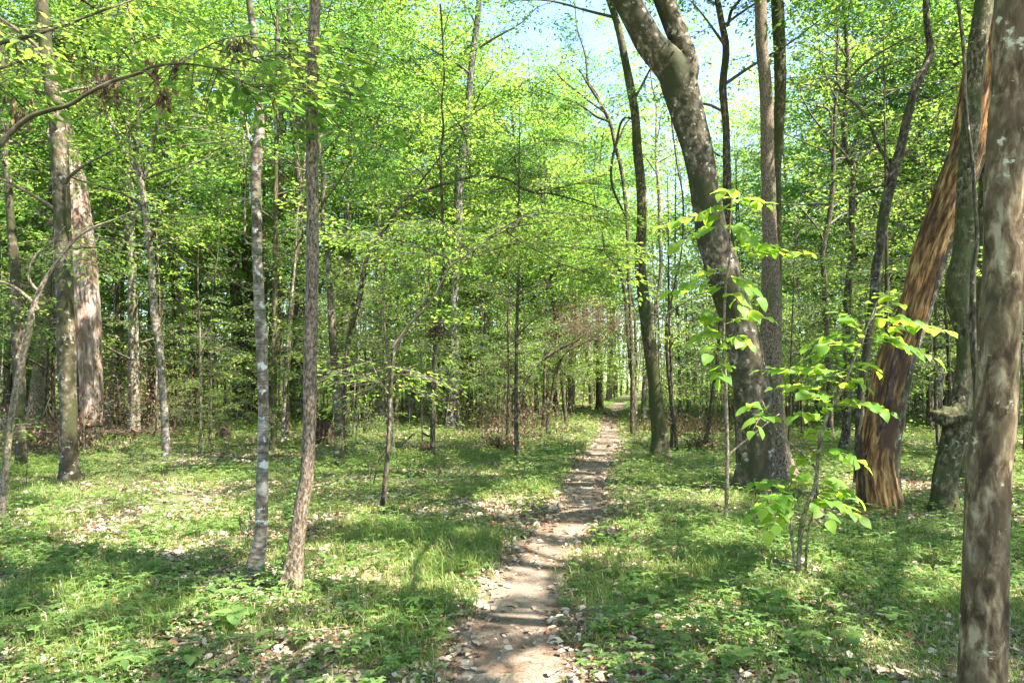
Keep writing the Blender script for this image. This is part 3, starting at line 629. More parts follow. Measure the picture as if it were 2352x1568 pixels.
tree("tree", [(1939,1038,22),(1943,990,18),(1947,941,16),(1945,818,18),(1946,695,18),(1952,620,15),(1958,571,14),(1956,500,14),(1958,430,14),(1960,390,15),(1948,355,15),(1940,320,14),(1939,285,13),(1942,246,13),(1947,185,12),(1945,120,10),(1943,61,9),(1935,0,8)],
     "gently S-curved dark trunk in the right half, left of the kinked brown trunk", B_DARK, H=12, seed=36, leaf=M_BRIGHT,
     crown_args=[LOW(5.5, 12, 22, 16, L=2.6, leafL=.07)],
     branches=[dict(p=[(1963,371,8),(1990,352,7),(2013,340,6),(2040,330,5),(2062,332,4),(2100,345,3)], sprays=8),
               dict(p=[(1962,365,5),(1966,330,5),(1972,305,4),(1982,300,3)], sprays=3),
               dict(p=[(1947,215,7),(1970,190,6),(2010,160,5),(2060,142,4),(2100,120,3)], sprays=9),
               dict(p=[(1945,215,6),(1928,200,6),(1922,160,5),(1925,90,3)], sprays=5)])
tree("tree", [(1970,1128,20),(1972,1020,17),(1976,920,16),(1982,860,16),(1988,818,17),(2000,740,20),(2009,674,22),(2013,610,21),(2021,571,20),(2024,530,22),(2032,480,24),(2044,430,23),(2054,390,22),(2066,350,21),(2075,308,20),(2086,260,19),(2095,226,19),(2104,195,20),(2116,172,20),(2130,145,18),(2137,115,17),(2132,80,15),(2128,41,14),(2126,0,13),(2126,-30,13)],
     "kinked brown trunk between the S-curved dark trunk and the orange dead trunk", B_DARK, H=15, seed=37, leaf=M_BRIGHT, flare=.35,
     branches=[dict(p=[(2046,395,9),(2035,362,9),(2017,336,8),(2002,295,8),(1984,263,7),(1966,240,7),(1945,224,6)], sprays=3, t0=.6)],
     crown_args=[HI(11, 15, 12, 24, L=3.0)])
def torn_edge(P, R): return P, R
tree("dead_tree", [(2025,1168,92),(2019,1120,84),(2017,1064,82),(2021,1010,80),(2030,961,80),(2040,900,79),(2054,838,77),(2070,790,72),(2091,736,68),(2104,694,68),(2116,654,69),(2128,612,70),(2140,572,71),(2157,520,66),(2181,410,60),(2206,300,56),(2231,205,52),(2250,140,47),(2270,70,44),(2290,0,42),(2300,-30,40)],
     "barkless orange-brown dead trunk leaning right in the right of the picture", B_ORANGE, "dead tree", H=9, seed=38, sides=48, lump=.12, flare=.3, ridge=.05,
     extra=lambda root, base, Q, r: orange_bark(root, base, Q, r))  if False else None
def slab(root, base, Q, r, a0, a1, z0, z1, bark, name, lift=1.08, seed=0, ragged=.5):
    """a strip of other surface lying on part of a trunk's girth"""
    mb = MB(); k = np.where((Q[:, 2] > z0) & (Q[:, 2] < z1))[0]
    Qs, rs = Q[k], r[k]; T = unit(np.gradient(Qs, axis=0)); s = np.concatenate([[0], np.cumsum(np.linalg.norm(np.diff(Qs, axis=0), axis=1))])
    U = unit(np.array([1.0, 0, 0]) - (T @ np.array([1.0, 0, 0]))[:, None] * T); V = np.cross(T, U)
    m = 14; w = np.linspace(0, 1, m)
    e0 = a0 + ragged * (fbm(np.stack([s * 2.2, s * 0], -1), 1, 50 + seed) - .5); e1 = a1 + ragged * (fbm(np.stack([s * 2.2, s * 0 + 7], -1), 1, 51 + seed) - .5)
    e1 = e0 + (e1 - e0) * np.clip((s[-1] - s) / .5, .1, 1) 
    th = e0[:, None] + (e1 - e0)[:, None] * w[None]
    prof = lift - .12 * (np.abs(2 * w - 1) ** 6)[None]
    co0 = np.stack([th * r.mean(), 0 * th, s[:, None] + 0 * th], -1)
    rr = rs[:, None] * (prof + .07 * (fbm(co0 * np.array([1, 1, .25]), 14, 55 + seed, 3) - .5) * 2)
    X = Qs[:, None] + rr[..., None] * (np.cos(th)[..., None] * U[:, None] + np.sin(th)[..., None] * V[:, None])
    n = len(Qs); i = np.arange(n - 1)[:, None] * m + np.arange(m - 1)[None]
    co = np.stack([np.cos(th) * r.mean(), np.sin(th) * r.mean(), s[:, None] + 0 * th], -1)
    mb.add(X.reshape(-1, 3), [np.stack([i, i + 1, i + m + 1, i + m], -1).reshape(-1, 4)], 0, co=co.reshape(-1, 3) + seed)
    return mb.build(name, [bark], root, base)
# angles: U = +x (picture right), V = T x U = +y (away from the camera) so the side facing the camera is -pi/2
root, Q, r = tree("dead_tree", [(2025,1170,92),(2019,1120,84),(2017,1064,82),(2021,1010,80),(2030,961,80),(2040,900,79),(2054,838,77),(2070,790,72),(2091,736,68),(2104,694,68),(2116,654,69),(2128,612,74),(2140,572,77),(2158,520,78),(2190,430,79),(2220,350,78),(2240,237,75),(2256,130,71),(2269,36,67),(2277,-30,64)],
     "barkless orange-brown dead trunk leaning right in the right of the picture", B_ORANGE, "dead tree", dy=.8, H=8.4, seed=38, sides=56, lump=.14, flare=.3, ridge=.13)
slab(root, base=np.array(root.location), Q=Q, r=r, a0=-1.0, a1=1.3, z0=.0, z1=5.5, bark=B_MOTTLE, name="loose_bark", seed=2, ragged=.9)
slab(root, base=np.array(root.location), Q=Q, r=r, a0=-3.5, a1=-1.9, z0=.0, z1=.95, bark=B_ROT, name="rotten_patch", seed=4, ragged=1.3, lift=1.05)
slab(root, base=np.array(root.location), Q=Q, r=r, a0=-2.2, a1=-1.75, z0=.7, z1=2.3, bark=B_ROT, name="dark_crack", seed=5, ragged=.8, lift=1.03)
# split dead snag at the far left, behind the pale brown trunk
root, Q, r = tree("dead_tree", [(196,1012,60),(196,970,62),(192,900,72),(188,850,76),(184,760,80),(178,680,84),(172,600,82),(167,520,78),(160,450,70),(154,380,62),(149,330,52),(146,290,40),(143,262,16)],
     "broken split snag with pinkish bare wood on its right, at the far left", B_MOTTLE, "dead tree", D=16.5, H=0, seed=39, sides=40, lump=.14, flare=.15)
slab(root, base=np.array(root.location), Q=Q, r=r, a0=-1.35, a1=.9, z0=.5, z1=6.6, bark=B_PINK, name="bare_wood", seed=6, lift=1.1, ragged=.7)
slab(root, base=np.array(root.location), Q=Q, r=r, a0=-1.85, a1=-1.15, z0=.3, z1=2.7, bark=B_ROT, name="rotten_cleft", seed=8, lift=1.04, ragged=.5)
# burl tree
def burl(root, base, Q, r):
    mb = MB(); c = at(2188, 955, 8.75)
    th = np.linspace(0, 2 * np.pi, 28, endpoint=False); ph = np.linspace(-np.pi / 2, np.pi / 2, 18)
    T_, P_ = np.meshgrid(th, ph); d = np.stack([np.cos(P_) * np.cos(T_), np.cos(P_) * np.sin(T_), np.sin(P_)], -1)
    rad = .21 * (1 + .55 * (fbm(d, 2.4, 91, 3) - .5) * 2) * np.array([1.0]); X = c + d * rad[..., None] * np.array([1.05, .85, .62])
    i = np.arange(17)[:, None] * 28; j = np.arange(28)[None]; j2 = (j + 1) % 28
    mb.add(X.reshape(-1, 3), [np.stack([i + j, i + j2, i + 28 + j2, i + 28 + j], -1).reshape(-1, 4)], 0)
    mb.build("burl", [B_MOSS], root, base)
tree("burl_tree", [(2165,1196,60),(2166,1150,50),(2171,1084,48),(2182,1040,50),(2192,1010,56),(2200,970,60),(2206,930,50),(2212,879,40),(2217,840,38),(2218,797,38),(2212,750,40),(2204,715,44),(2198,670,48),(2200,640,50),(2208,610,50),(2214,570,46),(2218,502,44),(2221,395,38),(2227,310,37),(2234,237,37),(2243,144,38),(2255,50,38),(2262,0,38),(2266,-30,37)],
     "crooked mossy trunk with a bulging burl low down, beside the nearest trunk", B_MOSS, H=15, D=8.8, seed=40, sides=48, lump=.12, flare=.25, leaf=M_MID,
     crown_args=HI(8.8, 15, 14, 26, L=3.4), extra=burl)
tree("tree", [(2212,1078,26),(2218,1030,24),(2225,960,22),(2236,860,20),(2246,760,22),(2256,640,26),(2262,520,30),(2268,400,32),(2274,250,34),(2276,100,34),(2280,-20,32)],
     "dark trunk mostly hidden behind the burl tree, leaning right", B_MOSS, H=15, D=11.4, seed=41, leaf=M_MID, crown_args=HI(11.4, 15, 14, 24, L=3.2))
tree("vine_stem", [(2262,1010,12),(2245,900,13),(2236,800,14),(2234,700,14),(2236,620,12),(2244,560,9),(2240,470,8),(2233,369,8),(2224,300,8),(2218,246,8),(2214,123,8),(2206,50,8),(2200,0,8),(2196,-60,7)],
     "thin woody stem running up in front of the burl tree", B_DARK, "vine", H=6.5, D=7.6, seed=42, flare=0, lump=.1)
tree("tree", [(2254,1605,99),(2256,1566,96),(2260,1450,95),(2263,1333,95),(2267,1193,94),(2274,1052,92),(2284,961,91),(2291,850,88),(2296,756,86),(2304,633,82),(2303,540,80),(2304,451,80),(2311,370,84),(2317,287,85),(2325,123,82),(2329,0,80),(2331,-40,80)],
     "nearest trunk at the right edge, smooth brown bark with pale lichen spots", B_IRON, H=11, D=3.62, seed=43, sides=72, lump=.08, flare=.1, ridge=.03, leaf=M_MID,
     crown_args=HI(3.6, 11, 14, 28, L=3.2, leafL=.075, zlo=5.2))
tree("tree", [(2150,985,26),(2152,900,24),(2158,800,22),(2166,700,20),(2176,560,18),(2184,400,17),(2190,200,15)],
     "grey pine trunk far behind, between the orange dead trunk and the burl tree", B_PINE, H=22, D=24, seed=44, leaf=M_MID, crown_args=LOW(9, 22, 14, 20, L=3.0, leafL=.09))
tree("tree", [(1479,960,12),(1480,900,11),(1492,800,10),(1508,700,10),(1518,620,9),(1516,540,9),(1512,420,8)],
     "grey lichened trunk just visible behind the tall dark trunk beside the path", B_PALE, H=15, D=27, seed=45, leaf=M_MID, crown_args=LOW(8, 15, 12, 18, L=2.4, leafL=.08))
tree("sapling", [(1620,1020,13),(1626,985,9),(1632,940,8),(1640,880,8),(1648,820,8),(1652,760,7),(1655,700,6)],
     "thin dark stem rising from the matted root clump left of the huge forked trunk", B_DARK, "sapling", H=6, D=17, seed=46, flare=.6, leaf=M_BRIGHT, crown_args=LOW(2.6, 6, 7, 8, L=1.2))
# overhanging limb at the upper left: its tree stands just outside the left edge
tree("tree", [(-175,1420,70),(-170,1200,62),(-160,900,60),(-150,600,58),(-150,300,56),(-140,0,54)],
     "tree whose long leafy limb reaches across the upper left of the picture", B_MOTTLE, H=11, D=4.6, seed=47, leaf=M_MID,
     branches=[dict(p=[(-150,450,22),(-60,385,17),(0,332,14),(30,300,13),(66,271,12),(110,254,11),(156,242,10),(205,213,9),(254,189,9),(320,168,8),(353,154,7),(410,146,5),(492,156,4),(540,162,3),(587,166,2),(680,190,2)], sprays=0),
               dict(p=[(410,147,4),(470,110,3),(540,85,3),(620,90,2),(700,110,2)], sprays=15, m=24, leafL=.085, sl=.75, sw=.26, leaf=M_BRIGHT, dy=.8, t0=0),
               dict(p=[(492,156,3),(570,195,3),(640,215,2),(720,230,2)], sprays=15, m=22, leafL=.085, sl=.75, sw=.26, leaf=M_MID, dy=.6, t0=0),
               dict(p=[(500,158,3),(600,130,3),(690,130,2),(780,170,2)], sprays=12, m=22, leafL=.085, sl=.7, sw=.25, leaf=M_BRIGHT, dy=1.2, t0=.1),
               dict(p=[(-150,150,14),(-40,110,10),(80,80,8),(205,36,6),(250,20,5),(295,4,4),(380,-20,3)], sprays=10, m=30, leafL=.08, sl=.5, sw=.22, leaf=M_BRIGHT, dy=.8),
               dict(p=[(-150,250,12),(-60,190,8),(20,150,6),(100,130,4),(170,125,2)], sprays=10, m=30, leafL=.08, sl=.5, sw=.22, leaf=M_BRIGHT, dy=.5)],
     crown_args=HI(4.6, 11, 12, 26, L=3.0, leafL=.08, zlo=5.2))
# unseen trees added round the viewpoint so that their crowns shade the floor
SHADE_TREES = [(6.2,2.4,17),(10.5,5.2,17),(13.5,9.5,18),(8.8,-1.5,16),(3.6,-2.6,16),(15.5,3.5,17),(-3.6,-2.2,15),(-8.5,5.5,15),(-0.8,-5.5,15),(12.0,14.5,17),(17,14,18),(-12.5,11,16)]
for i, (x, y, H) in enumerate(SHADE_TREES):
    g = float(gz(x, y)); base = np.array([x, y, g])
    root = empty("tree", base, "tall tree standing outside the picture frame around the viewpoint", "tree", "trees around the viewpoint")
    mb = MB(); P = np.array([[x, y, g - .15], [x + rng.normal(0,.1), y, 2.5], [x + rng.normal(0,.3), y + .1, 7], [x + rng.normal(0,.5), y + rng.normal(0,.5), H * .7], [x + rng.normal(0,.6), y + rng.normal(0,.6), H]])
    Q, r, T = tube(mb, P, [.19, .16, .13, .08, .02], 16, .2, 0, .1, .5, i); mb.build("trunk", [[B_MOTTLE, B_MOSS, B_RIDGE][i % 3]], root, base)
    m3 = MB(); crown(m3, Q, r, max(7.5, .52 * y + 2.6), H * .96, 22, 4.4, 34, 62, .095, rise=.35, spray=(1.1, .55), seed=i); m3.build("crown", [M_MID, B_TWIG], root, base)

# ------------------------------------------------------------------ the wood behind: shared meshes, copied tree by tree
def copy_tree(src, loc, rz, sc, szz=1.0):
    c = src.copy(); C.objects.link(c); c.location = [float(q) for q in loc]; c.rotation_euler = (0, 0, rz); c.scale = (sc, sc, sc * szz)
    for ch in src.children:
        d = ch.copy(); C.objects.link(d); d.parent = c
    return c
def proto_tree(i, H, bark, leafm, z0, kind):
    root = empty("tree" if kind == "t" else "sapling", (0, 0, 0), "", "tree" if kind == "t" else "sapling")
    mb = MB(); lean = rng.normal(0, .04, 2); n = 7; t = np.linspace(0, 1, n)
    w = (np.stack([noise(np.stack([t * 3, t * 0 + i * 5], -1), 1, 4), noise(np.stack([t * 3, t * 0 + i * 5 + 2], -1), 1, 6)], -1) - .5) * .05 * H * (t ** .7)[:, None]
    P = np.zeros((n, 3)); P[:, :2] = w - w[0] + lean * (t * H)[:, None]; P[:, 2] = -.15 + (H + .15) * t
    r0 = (.0045 + .0045 * (i % 3 == 1) + .001 * i) * H if kind == "t" else .0065 * H
    Q, r, T = tube(mb, P, r0 * (1 - .85 * t), 8, .5 if kind == "t" else .25, 0, .12, .2, i)
    mb.build("trunk", [bark], root)
    m3 = MB()
    if kind == "t":
        crown(m3, Q, r, z0, H * .97, 34, 3.4, 16, 40, .13, rise=.3, filt=False, spray=(1.25, .6), flat=.55, seed=i, taper=.6)
        crown(m3, Q, r, 1.6, z0, 9, 2.2, 6, 42, .09, rise=.2, filt=False, spray=(.9, .42), flat=.4, seed=i + 2, taper=.2)
    else:
        crown(m3, Q, r, H * .3, H * .98, 16, 1.5, 7, 38, .068, rise=.3, filt=False, spray=(.7, .32), flat=.35, near=True, seed=i, taper=.5)
    m3.build("crown", [leafm, B_TWIG], root)
    return root
T_PROT = [proto_tree(i, H, b, lm, z0, "t") for i, (H, b, lm, z0) in enumerate([
    (15, B_DARK, M_MID, 4.5), (18, B_PALE, M_BRIGHT, 6), (13, B_MOSS, M_BRIGHT, 4), (20, B_MOTTLE, M_MID, 8), (16, B_SAPL, M_DARK, 5), (12, B_DARK, M_BRIGHT, 3.5)])]
S_PROT = [proto_tree(20 + i, H, b, lm, 0, "s") for i, (H, b, lm) in enumerate([
    (4.2, B_SAPL, M_BRIGHT), (5.5, B_DARK, M_MID), (3.4, B_SAPL, M_MID), (6.5, B_DARK, M_BRIGHT), (2.6, B_SAPL, M_BRIGHT)])]
placed = []
KEYS = [(1045, 24), (1505, 15), (550, 30), (362, 19), (410, 25), (690, 27), (773, 14), (995, 15), (1105, 24), (1250, 24), (1378, 36), (1456, 23), (1948, 16), (1900, 19), (2010, 11), (178, 17), (260, 22), (630, 16), (1545, 16)]
KEYS = [(a, b - .5) for a, b in KEYS]
LITFAR = [tuple(on_ground(a, b)) for a, b in [(1395,985),(1410,960),(1580,992),(1640,985),(1150,1000),(1050,1003),(830,976),(250,1003),(2170,985),(1290,985)]]
def free(x, y, dmin):
    if path_d(np.array(x), np.array(y)) < .9: return False
    for a, b in placed:
        if (a - x) ** 2 + (b - y) ** 2 < dmin * dmin: return False
    return True
def scatter(protos, n, ymin, ymax, dmin, kind, label, group, cat):
    k = 0; tries = 0
    while k < n and tries < 20000:
        tries += 1
        y = math.sqrt(ymin ** 2 + (ymax ** 2 - ymin ** 2) * rng.random()); x = (rng.random() * 2 - 1) * (.78 * y + 3)
        if not free(x, y, dmin): continue
        px = 1176 + F * x / y
        if any(abs(px - a) < 38 and y < b for a, b in KEYS): continue
        if kind == "t" and any((x - a - SUN[0] / SUN[2] * 8) ** 2 + (y - b - SUN[1] / SUN[2] * 8) ** 2 < 9 for a, b in LITFAR): continue
        p = protos[int(rng.integers(len(protos)))]; H = None
        sc = .8 + .45 * rng.random(); sz = 1.0
        if kind == "t" and 1110 < px < 1420:      # low trees only under the opening above the path
            lim = .45 * y + 1.55; hp = p["h"] * sc; sz = min(1, lim / hp)
            if sz < .5: continue
        placed.append((x, y))
        c = copy_tree(p, (x, y, float(gz(x, y))), rng.random() * 6.28, sc, sz); tag(c, label, cat, group); k += 1
for p, h in zip(T_PROT, (15, 18, 13, 20, 16, 12)): p["h"] = float(h)
scatter(T_PROT, 62, 19, 34, 2.0, "t", "slim leafy tree in the wood behind the clearing, its crown merging with its neighbours", "trees of the wood behind the clearing", "tree")
scatter(T_PROT, 62, 34, 62, 2.2, "t", "thin distant tree deep in the wood, partly hidden by nearer foliage", "distant trees deep in the wood", "tree")
scatter(S_PROT, 22, 12.5, 18, 1.3, "s", "young understory tree with flat layered sprays of leaves at the back of the clearing", "saplings at the back of the clearing", "sapling")
scatter(S_PROT, 170, 18, 44, 1.2, "s", "small sapling with light green layered leaves among the background trunks", "saplings among the background trunks", "sapling")
for px, py, k, sc, lab in [(848,1105,4,.42,"pale layered seedling left of the dark bending stem"),(1120,985,2,.45,"bright low sapling at the back of the clearing, left of the path"),(437,1010,4,.5,"small fresh-leaved shrub left of the black rotten stump"),
        (300,1180,4,.28,"tiny seedling in the sunlit grass right of the sunlit trunk base"),(520,1045,4,.5,"low leafy seedling in front of the black rotten stump"),(985,930,2,.6,"leafy young tree behind the thin straight dark trunk"),(225,1000,2,.55,"small leafy sapling before the split dead snag"),(700,1250,4,.25,"tiny seedling right of the tall furrowed trunk")]:
    g = on_ground(px, py); c = copy_tree(S_PROT[k], (g[0], g[1], float(gz(g[0], g[1]))), rng.random() * 6.28, sc); tag(c, lab, "seedling", None); c.name = "seedling"
for p in T_PROT + S_PROT:
    if "h" in p: del p["h"]
    for ch in list(p.children): bpy.data.objects.remove(ch)
    bpy.data.objects.remove(p)
for o in C.objects:
    if "h" in o: del o["h"]
# thin bare stems of the thicket
SP = []
for i in range(3):
    root = empty("thin_stem", (0, 0, 0), "", "sapling"); mb = MB()
    t = np.linspace(0, 1, 6); H = 4 + i
    P = np.stack([(noise(np.stack([t * 3, t * 0 + i * 9], -1), 1, 14) - .5) * .5 * t + .1 * (i - 1) * t * H * .3, (noise(np.stack([t * 3, t * 0 + i * 9 + 3], -1), 1, 14) - .5) * .5 * t, t * H - .1], -1)
    Q, r, T = tube(mb, P, .028 * (1 - .8 * t), 6, .3, 0, .1, .3, i); mb.build("trunk", [[B_SAPL, B_DARK, B_PALE][i]], root)
    m3 = MB(); crown(m3, Q, r, H * .35, H, 10, .9, 3, 22, .06, filt=False, spray=(.5, .2), near=True, seed=i); m3.build("crown", [M_MID, B_TWIG], root)
    SP.append(root)
scatter(SP, 110, 15, 36, .55, "s", "thin nearly bare stem in the thicket of the background", "thin stems of the background thicket", "sapling")
for px, py, sc in [(418,1095,.2),(700,1010,.35),(1172,1010,.3),(850,1150,.17),(1480,1030,.25),(1795,1000,.3),(330,1110,.22),(940,1045,.3),(2290,1120,.25),(1250,1040,.2),(1640,1130,.18),(60,1130,.22),(190,1085,.25),(1010,1110,.15)]:
    g = on_ground(px, py); c = copy_tree(SP[int(rng.integers(3))], (g[0], g[1], float(gz(g[0], g[1]))), rng.random() * 6.28, sc); c.name = "dry_stalk"
    tag(c, "thin dry weed stalk standing in the grass of the clearing", "stalk", "dry stalks in the clearing")
for p in SP:
    for ch in list(p.children): bpy.data.objects.remove(ch)
    bpy.data.objects.remove(p)

# far-off wood read as one mass
mb = MB(); n = 420000
R0 = 58 + 60 * rng.random(n) ** 1.2; th = (rng.random(n) - .5) * 2.3; x = R0 * np.sin(th); y = R0 * np.cos(th); z = .2 + 31 * rng.random(n) ** 1.4
P = np.stack([x, y, z], -1); k = (fbm(P, .22, 15, 3) > .47) & ~((np.abs(1176 + F * x / y - 1265) < 110) & (z > .30 * y))
P = P[k]; n = len(P)
leaves(mb, P, rng.normal(0, 1, (n, 3)) * [1, 1, .5], rng.normal(0, .6, (n, 3)) + [0, 0, 1], .28 + .2 * rng.random(n), .6, 0)
n = 500; R0 = 56 + 45 * rng.random(n); th = (rng.random(n) - .5) * 2.3; A = np.stack([R0 * np.sin(th), R0 * np.cos(th), np.full(n, -.2)], -1)
sticks(mb, A, A + np.stack([rng.normal(0, .6, n), rng.normal(0, .6, n), 9 + 6 * rng.random(n)], -1), .06 + .12 * rng.random(n), 1)
tag(mb.build("distant_woodland", [M_BRIGHT, B_DARK]), "far-off wood closing the view behind all the single trees", "woodland", kind="stuff")

def wedge(n, y0, y1, spread=.80, p=1.0):
    y = np.sqrt(y0 ** 2 + (y1 ** 2 - y0 ** 2) * rng.random(n)); x = (rng.random(n) * 2 - 1) * (spread * y + .8)
    return x, y
def gpts(x, y, dz=0): return np.stack([x, y, gz(x, y) + dz], -1)
# tangled undergrowth at the back of the clearing
mb = MB(); n = 3000; x, y = wedge(n, 23, 58, .85); k = path_d(x, y) > 1.2; x, y = x[k], y[k]; n = len(x)
A = gpts(x, y, -.05); H_ = .8 + 3.4 * rng.random(n) ** 1.6; B = A + np.stack([rng.normal(0, .22, n) * H_, rng.normal(0, .22, n) * H_, H_], -1)
sticks(mb, A, B, .008 + .012 * rng.random(n), 1)
n = 105000; x, y = wedge(n, 21, 60, .85); z = 4.5 * rng.random(n) ** 1.4; P = np.stack([x, y, z], -1); k = (fbm(P, .55, 215, 3) > .5) & (path_d(x, y) > 1.0 + .3 * z); P = P[k]; n = len(P)
leaves(mb, P, rng.normal(0, 1, (n, 3)) * [1, 1, .5], rng.normal(0, .5, (n, 3)) + [0, 0, 1], (.09 + .05 * rng.random(n)) * (.6 + P[:, 1] / 45), .55, 0)
n = 3500; x, y = wedge(n, 20, 50, .85); z = 2.2 * rng.random(n) ** 1.6; P = np.stack([x, y, z], -1); k = (fbm(P, .4, 315, 3) > .52) & (path_d(x, y) > 1.2); P = P[k]; n = len(P)
leaves(mb, P, rng.normal(0, 1, (n, 3)), rng.normal(0, 1, (n, 3)), .08 + .06 * rng.random(n), .45, 2)
tag(mb.build("undergrowth", [M_BRIGHT, B_SAPL, M_BROWNHANG]), "tangled undergrowth of thin sticks and leaves beyond the clearing", "undergrowth", kind="stuff")

# ------------------------------------------------------------------ the floor
def green(x, y):
    p = np.stack([x, y], -1); g = fbm(p, .55, 61, 4) * 1.0 + .32 * (noise(p, 2.2, 66) - .5) + .30 * (noise(p, 5.5, 67) - .5)
    g = g + np.clip((y - 7) / 40, 0, .12) + np.where(x > .8, .06, 0)
    return g
def blades(mb, x, y, h, w, lean, var, dz=0.0):
    n = len(x); B = gpts(x, y, dz - .01); a = rng.random(n) * 6.28; d = np.stack([np.cos(a), np.sin(a), 0 * a], -1); s = np.stack([-np.sin(a), np.cos(a), 0 * a], -1)
    h = h[:, None]; w = w[:, None]; l = lean[:, None]; up = np.array([[0, 0, 1.0]])
    m1 = B + up * h * .5 + d * l * h * .18; m2 = B + up * h * (.86 - .25 * l) + d * l * h * .55; tp = B + up * h * (1 - .65 * l) + d * l * h * 1.05
    v = np.stack([B - s * w, B + s * w, m1 - s * w * .9, m1 + s * w * .9, m2 - s * w * .6, m2 + s * w * .6, tp], 1); b = np.arange(n)[:, None] * 7
    mb.add(v.reshape(-1, 3), [np.concatenate([b + np.array([[0, 1, 3, 2]]), b + np.array([[2, 3, 5, 4]])]), b + np.array([[4, 5, 6]])], 0, np.repeat(var, 7))
mb = MB()
for (n, y0, y1, ws, hs) in [(150000, 2.6, 8, 1, 1), (140000, 8, 15, 1.4, 1.05), (90000, 15, 30, 2.2, 1.15), (60000, 30, 60, 4, 1.3)]:
    x, y = wedge(n, y0, y1)
    # clumping: pull blades to tuft centres
    cx = np.round(x / .16) * .16; cyy = np.round(y / .16) * .16
    jit = np.stack([noise(np.stack([cx, cyy], -1), 7.3, 71), noise(np.stack([cx, cyy], -1), 7.3, 72)], -1) * .16
    pull = .45 * rng.random(n); x = x + (cx + jit[:, 0] - x) * pull; y = y + (cyy + jit[:, 1] - y) * pull
    g = green(x, y); pd = path_d(x, y)
    tall = noise(np.stack([x, y], -1), 1.1, 81) ** 2
    k = (g > .485 + .10 * (rng.random(n) - .5)) & (pd > -.12 + .3 * rng.random(n)); x, y, g, tall = x[k], y[k], g[k], tall[k]; n = len(x)
    h = (.035 + .17 * tall + .06 * rng.random(n) ** 2) * hs * (.6 + .6 * rng.random(n)); h[rng.random(n) < .02] *= 1.7
    var = np.clip(rng.random(n) * .72 + (noise(np.stack([x, y], -1), .8, 88) - .5) * .3, 0, .8); var[rng.random(n) < .10] = .97
    blades(mb, x, y, h, (.0016 + .0016 * rng.random(n)) * ws, .4 + .6 * rng.random(n), var)
tag(mb.build("grass", [M_GRASS]), "short sparse woodland grass across the forest floor", "grass", kind="stuff")
# small leafy ground cover: little three-leaved shoots
mb = MB()
for (n, y0, y1, s) in [(26000, 2.6, 8, 1), (34000, 8, 16, 1.25), (34000, 16, 34, 1.9), (20000, 34, 60, 3)]:
    x, y = wedge(n, y0, y1); g = fbm(np.stack([x, y], -1), .6, 161, 4) + .3 * (noise(np.stack([x, y], -1), 2.5, 166) - .5) + .25 * (noise(np.stack([x, y], -1), 6, 167) - .5) + np.where(x > .8, .07, 0) + np.clip((y - 7) / 60, 0, .08)
    k = (g > .505 + .16 * (rng.random(n) - .5)) & (path_d(x, y) > -.05 + .25 * rng.random(n)); x, y = x[k], y[k]; n = len(x)
    hh = (.02 + .11 * rng.random(n) ** 1.5) * min(s, 1.5); top = gpts(x, y, 0) + np.stack([rng.normal(0, .01, n), rng.normal(0, .01, n), hh], -1)
    a0 = rng.random(n) * 6.28; nl = 4; L = (.022 + .03 * rng.random(n) ** 1.5) * s; vv = np.clip(rng.random(n) * .8 + .2 * rng.random(), 0, 1)
    for j in range(nl):
        a = a0 + j * 6.28 / nl + rng.normal(0, .25, n); D = np.stack([np.cos(a), np.sin(a), rng.normal(.12, .2, n)], -1)
        leaves(mb, top, D, np.array([[0, 0, 1.0]]) + rng.normal(0, .2, (n, 3)), L, .62, 0, var=np.clip(vv + rng.normal(0, .08, n), 0, 1), hexa=(y0 < 8))
    if y0 < 16: sticks(mb, gpts(x, y, -.01), top, .0008, 0)
tag(mb.build("ground_cover", [M_HERB]), "low leafy weeds carpeting the forest floor", "ground cover", kind="stuff")
# dead leaves
mb = MB()
def litter(n, y0, y1, s, thr, lo=.018, hi=.045):
    x, y = wedge(n, y0, y1); pd = path_d(x, y)
    nn = fbm(np.stack([x, y], -1), .8, 261, 3)
    keep = np.where(pd > .1, .95, np.where(pd > -.04, .7, np.where(pd > -.16, .3, .10))) * np.clip((nn - thr) / .12 + .5, .12, 1)
    k = rng.random(n) < keep; x, y = x[k], y[k]; n = len(x)
    P = gpts(x, y, .006 + .02 * rng.random(n) * s) + np.where(path_d(x, y) < .12, .012, 0)[:, None] * np.array([0, 0, 1.0]); a = rng.random(n) * 6.28
    D = np.stack([np.cos(a), np.sin(a), rng.normal(0, .28, n)], -1); L = (lo + hi * rng.random(n) ** 1.3) * s * 1.3
    N_ = np.array([[0, 0, 1.0]]) + rng.normal(0, .38, (n, 3))
    var = np.clip(.04 + .72 * rng.random(n), 0, .82); var[rng.random(n) < .06] = 1.0
    return P, D, N_, L, var
P, D, N_, L, var = litter(62000, 2.6, 7.5, 1, .42); big_leaves(mb, P, D, N_, L, .5, 0, var, .3, PROFT[::2] if False else PROFT)
P, D, N_, L, var = litter(110000, 7.5, 16, 1.25, .42); leaves(mb, P, D, N_, L, .55, 0, .5, var, True)
P, D, N_, L, var = litter(80000, 16, 40, 1.9, .45); leaves(mb, P, D, N_, L, .6, 0, .4, var)
tag(mb.build("leaf_litter", [M_LITTER]), "pale brown dead leaves scattered over the forest floor", "dead leaves", kind="stuff")
mb = MB(); n = 70000; x, y = wedge(n, 2.6, 10, .6); nn = fbm(np.stack([x, y], -1), 1.0, 361, 3); k = (rng.random(n) < np.clip((nn - .44) * 5, .05, 1)) & (path_d(x, y) < 1.1); x, y = x[k], y[k]; n = len(x)
A = gpts(x, y, .012 + .012 * rng.random(n)); a = rng.random(n) * 6.28; l = .05 + .09 * rng.random(n); B = A + np.stack([np.cos(a) * l, np.sin(a) * l, rng.normal(0, .008, n)], -1)
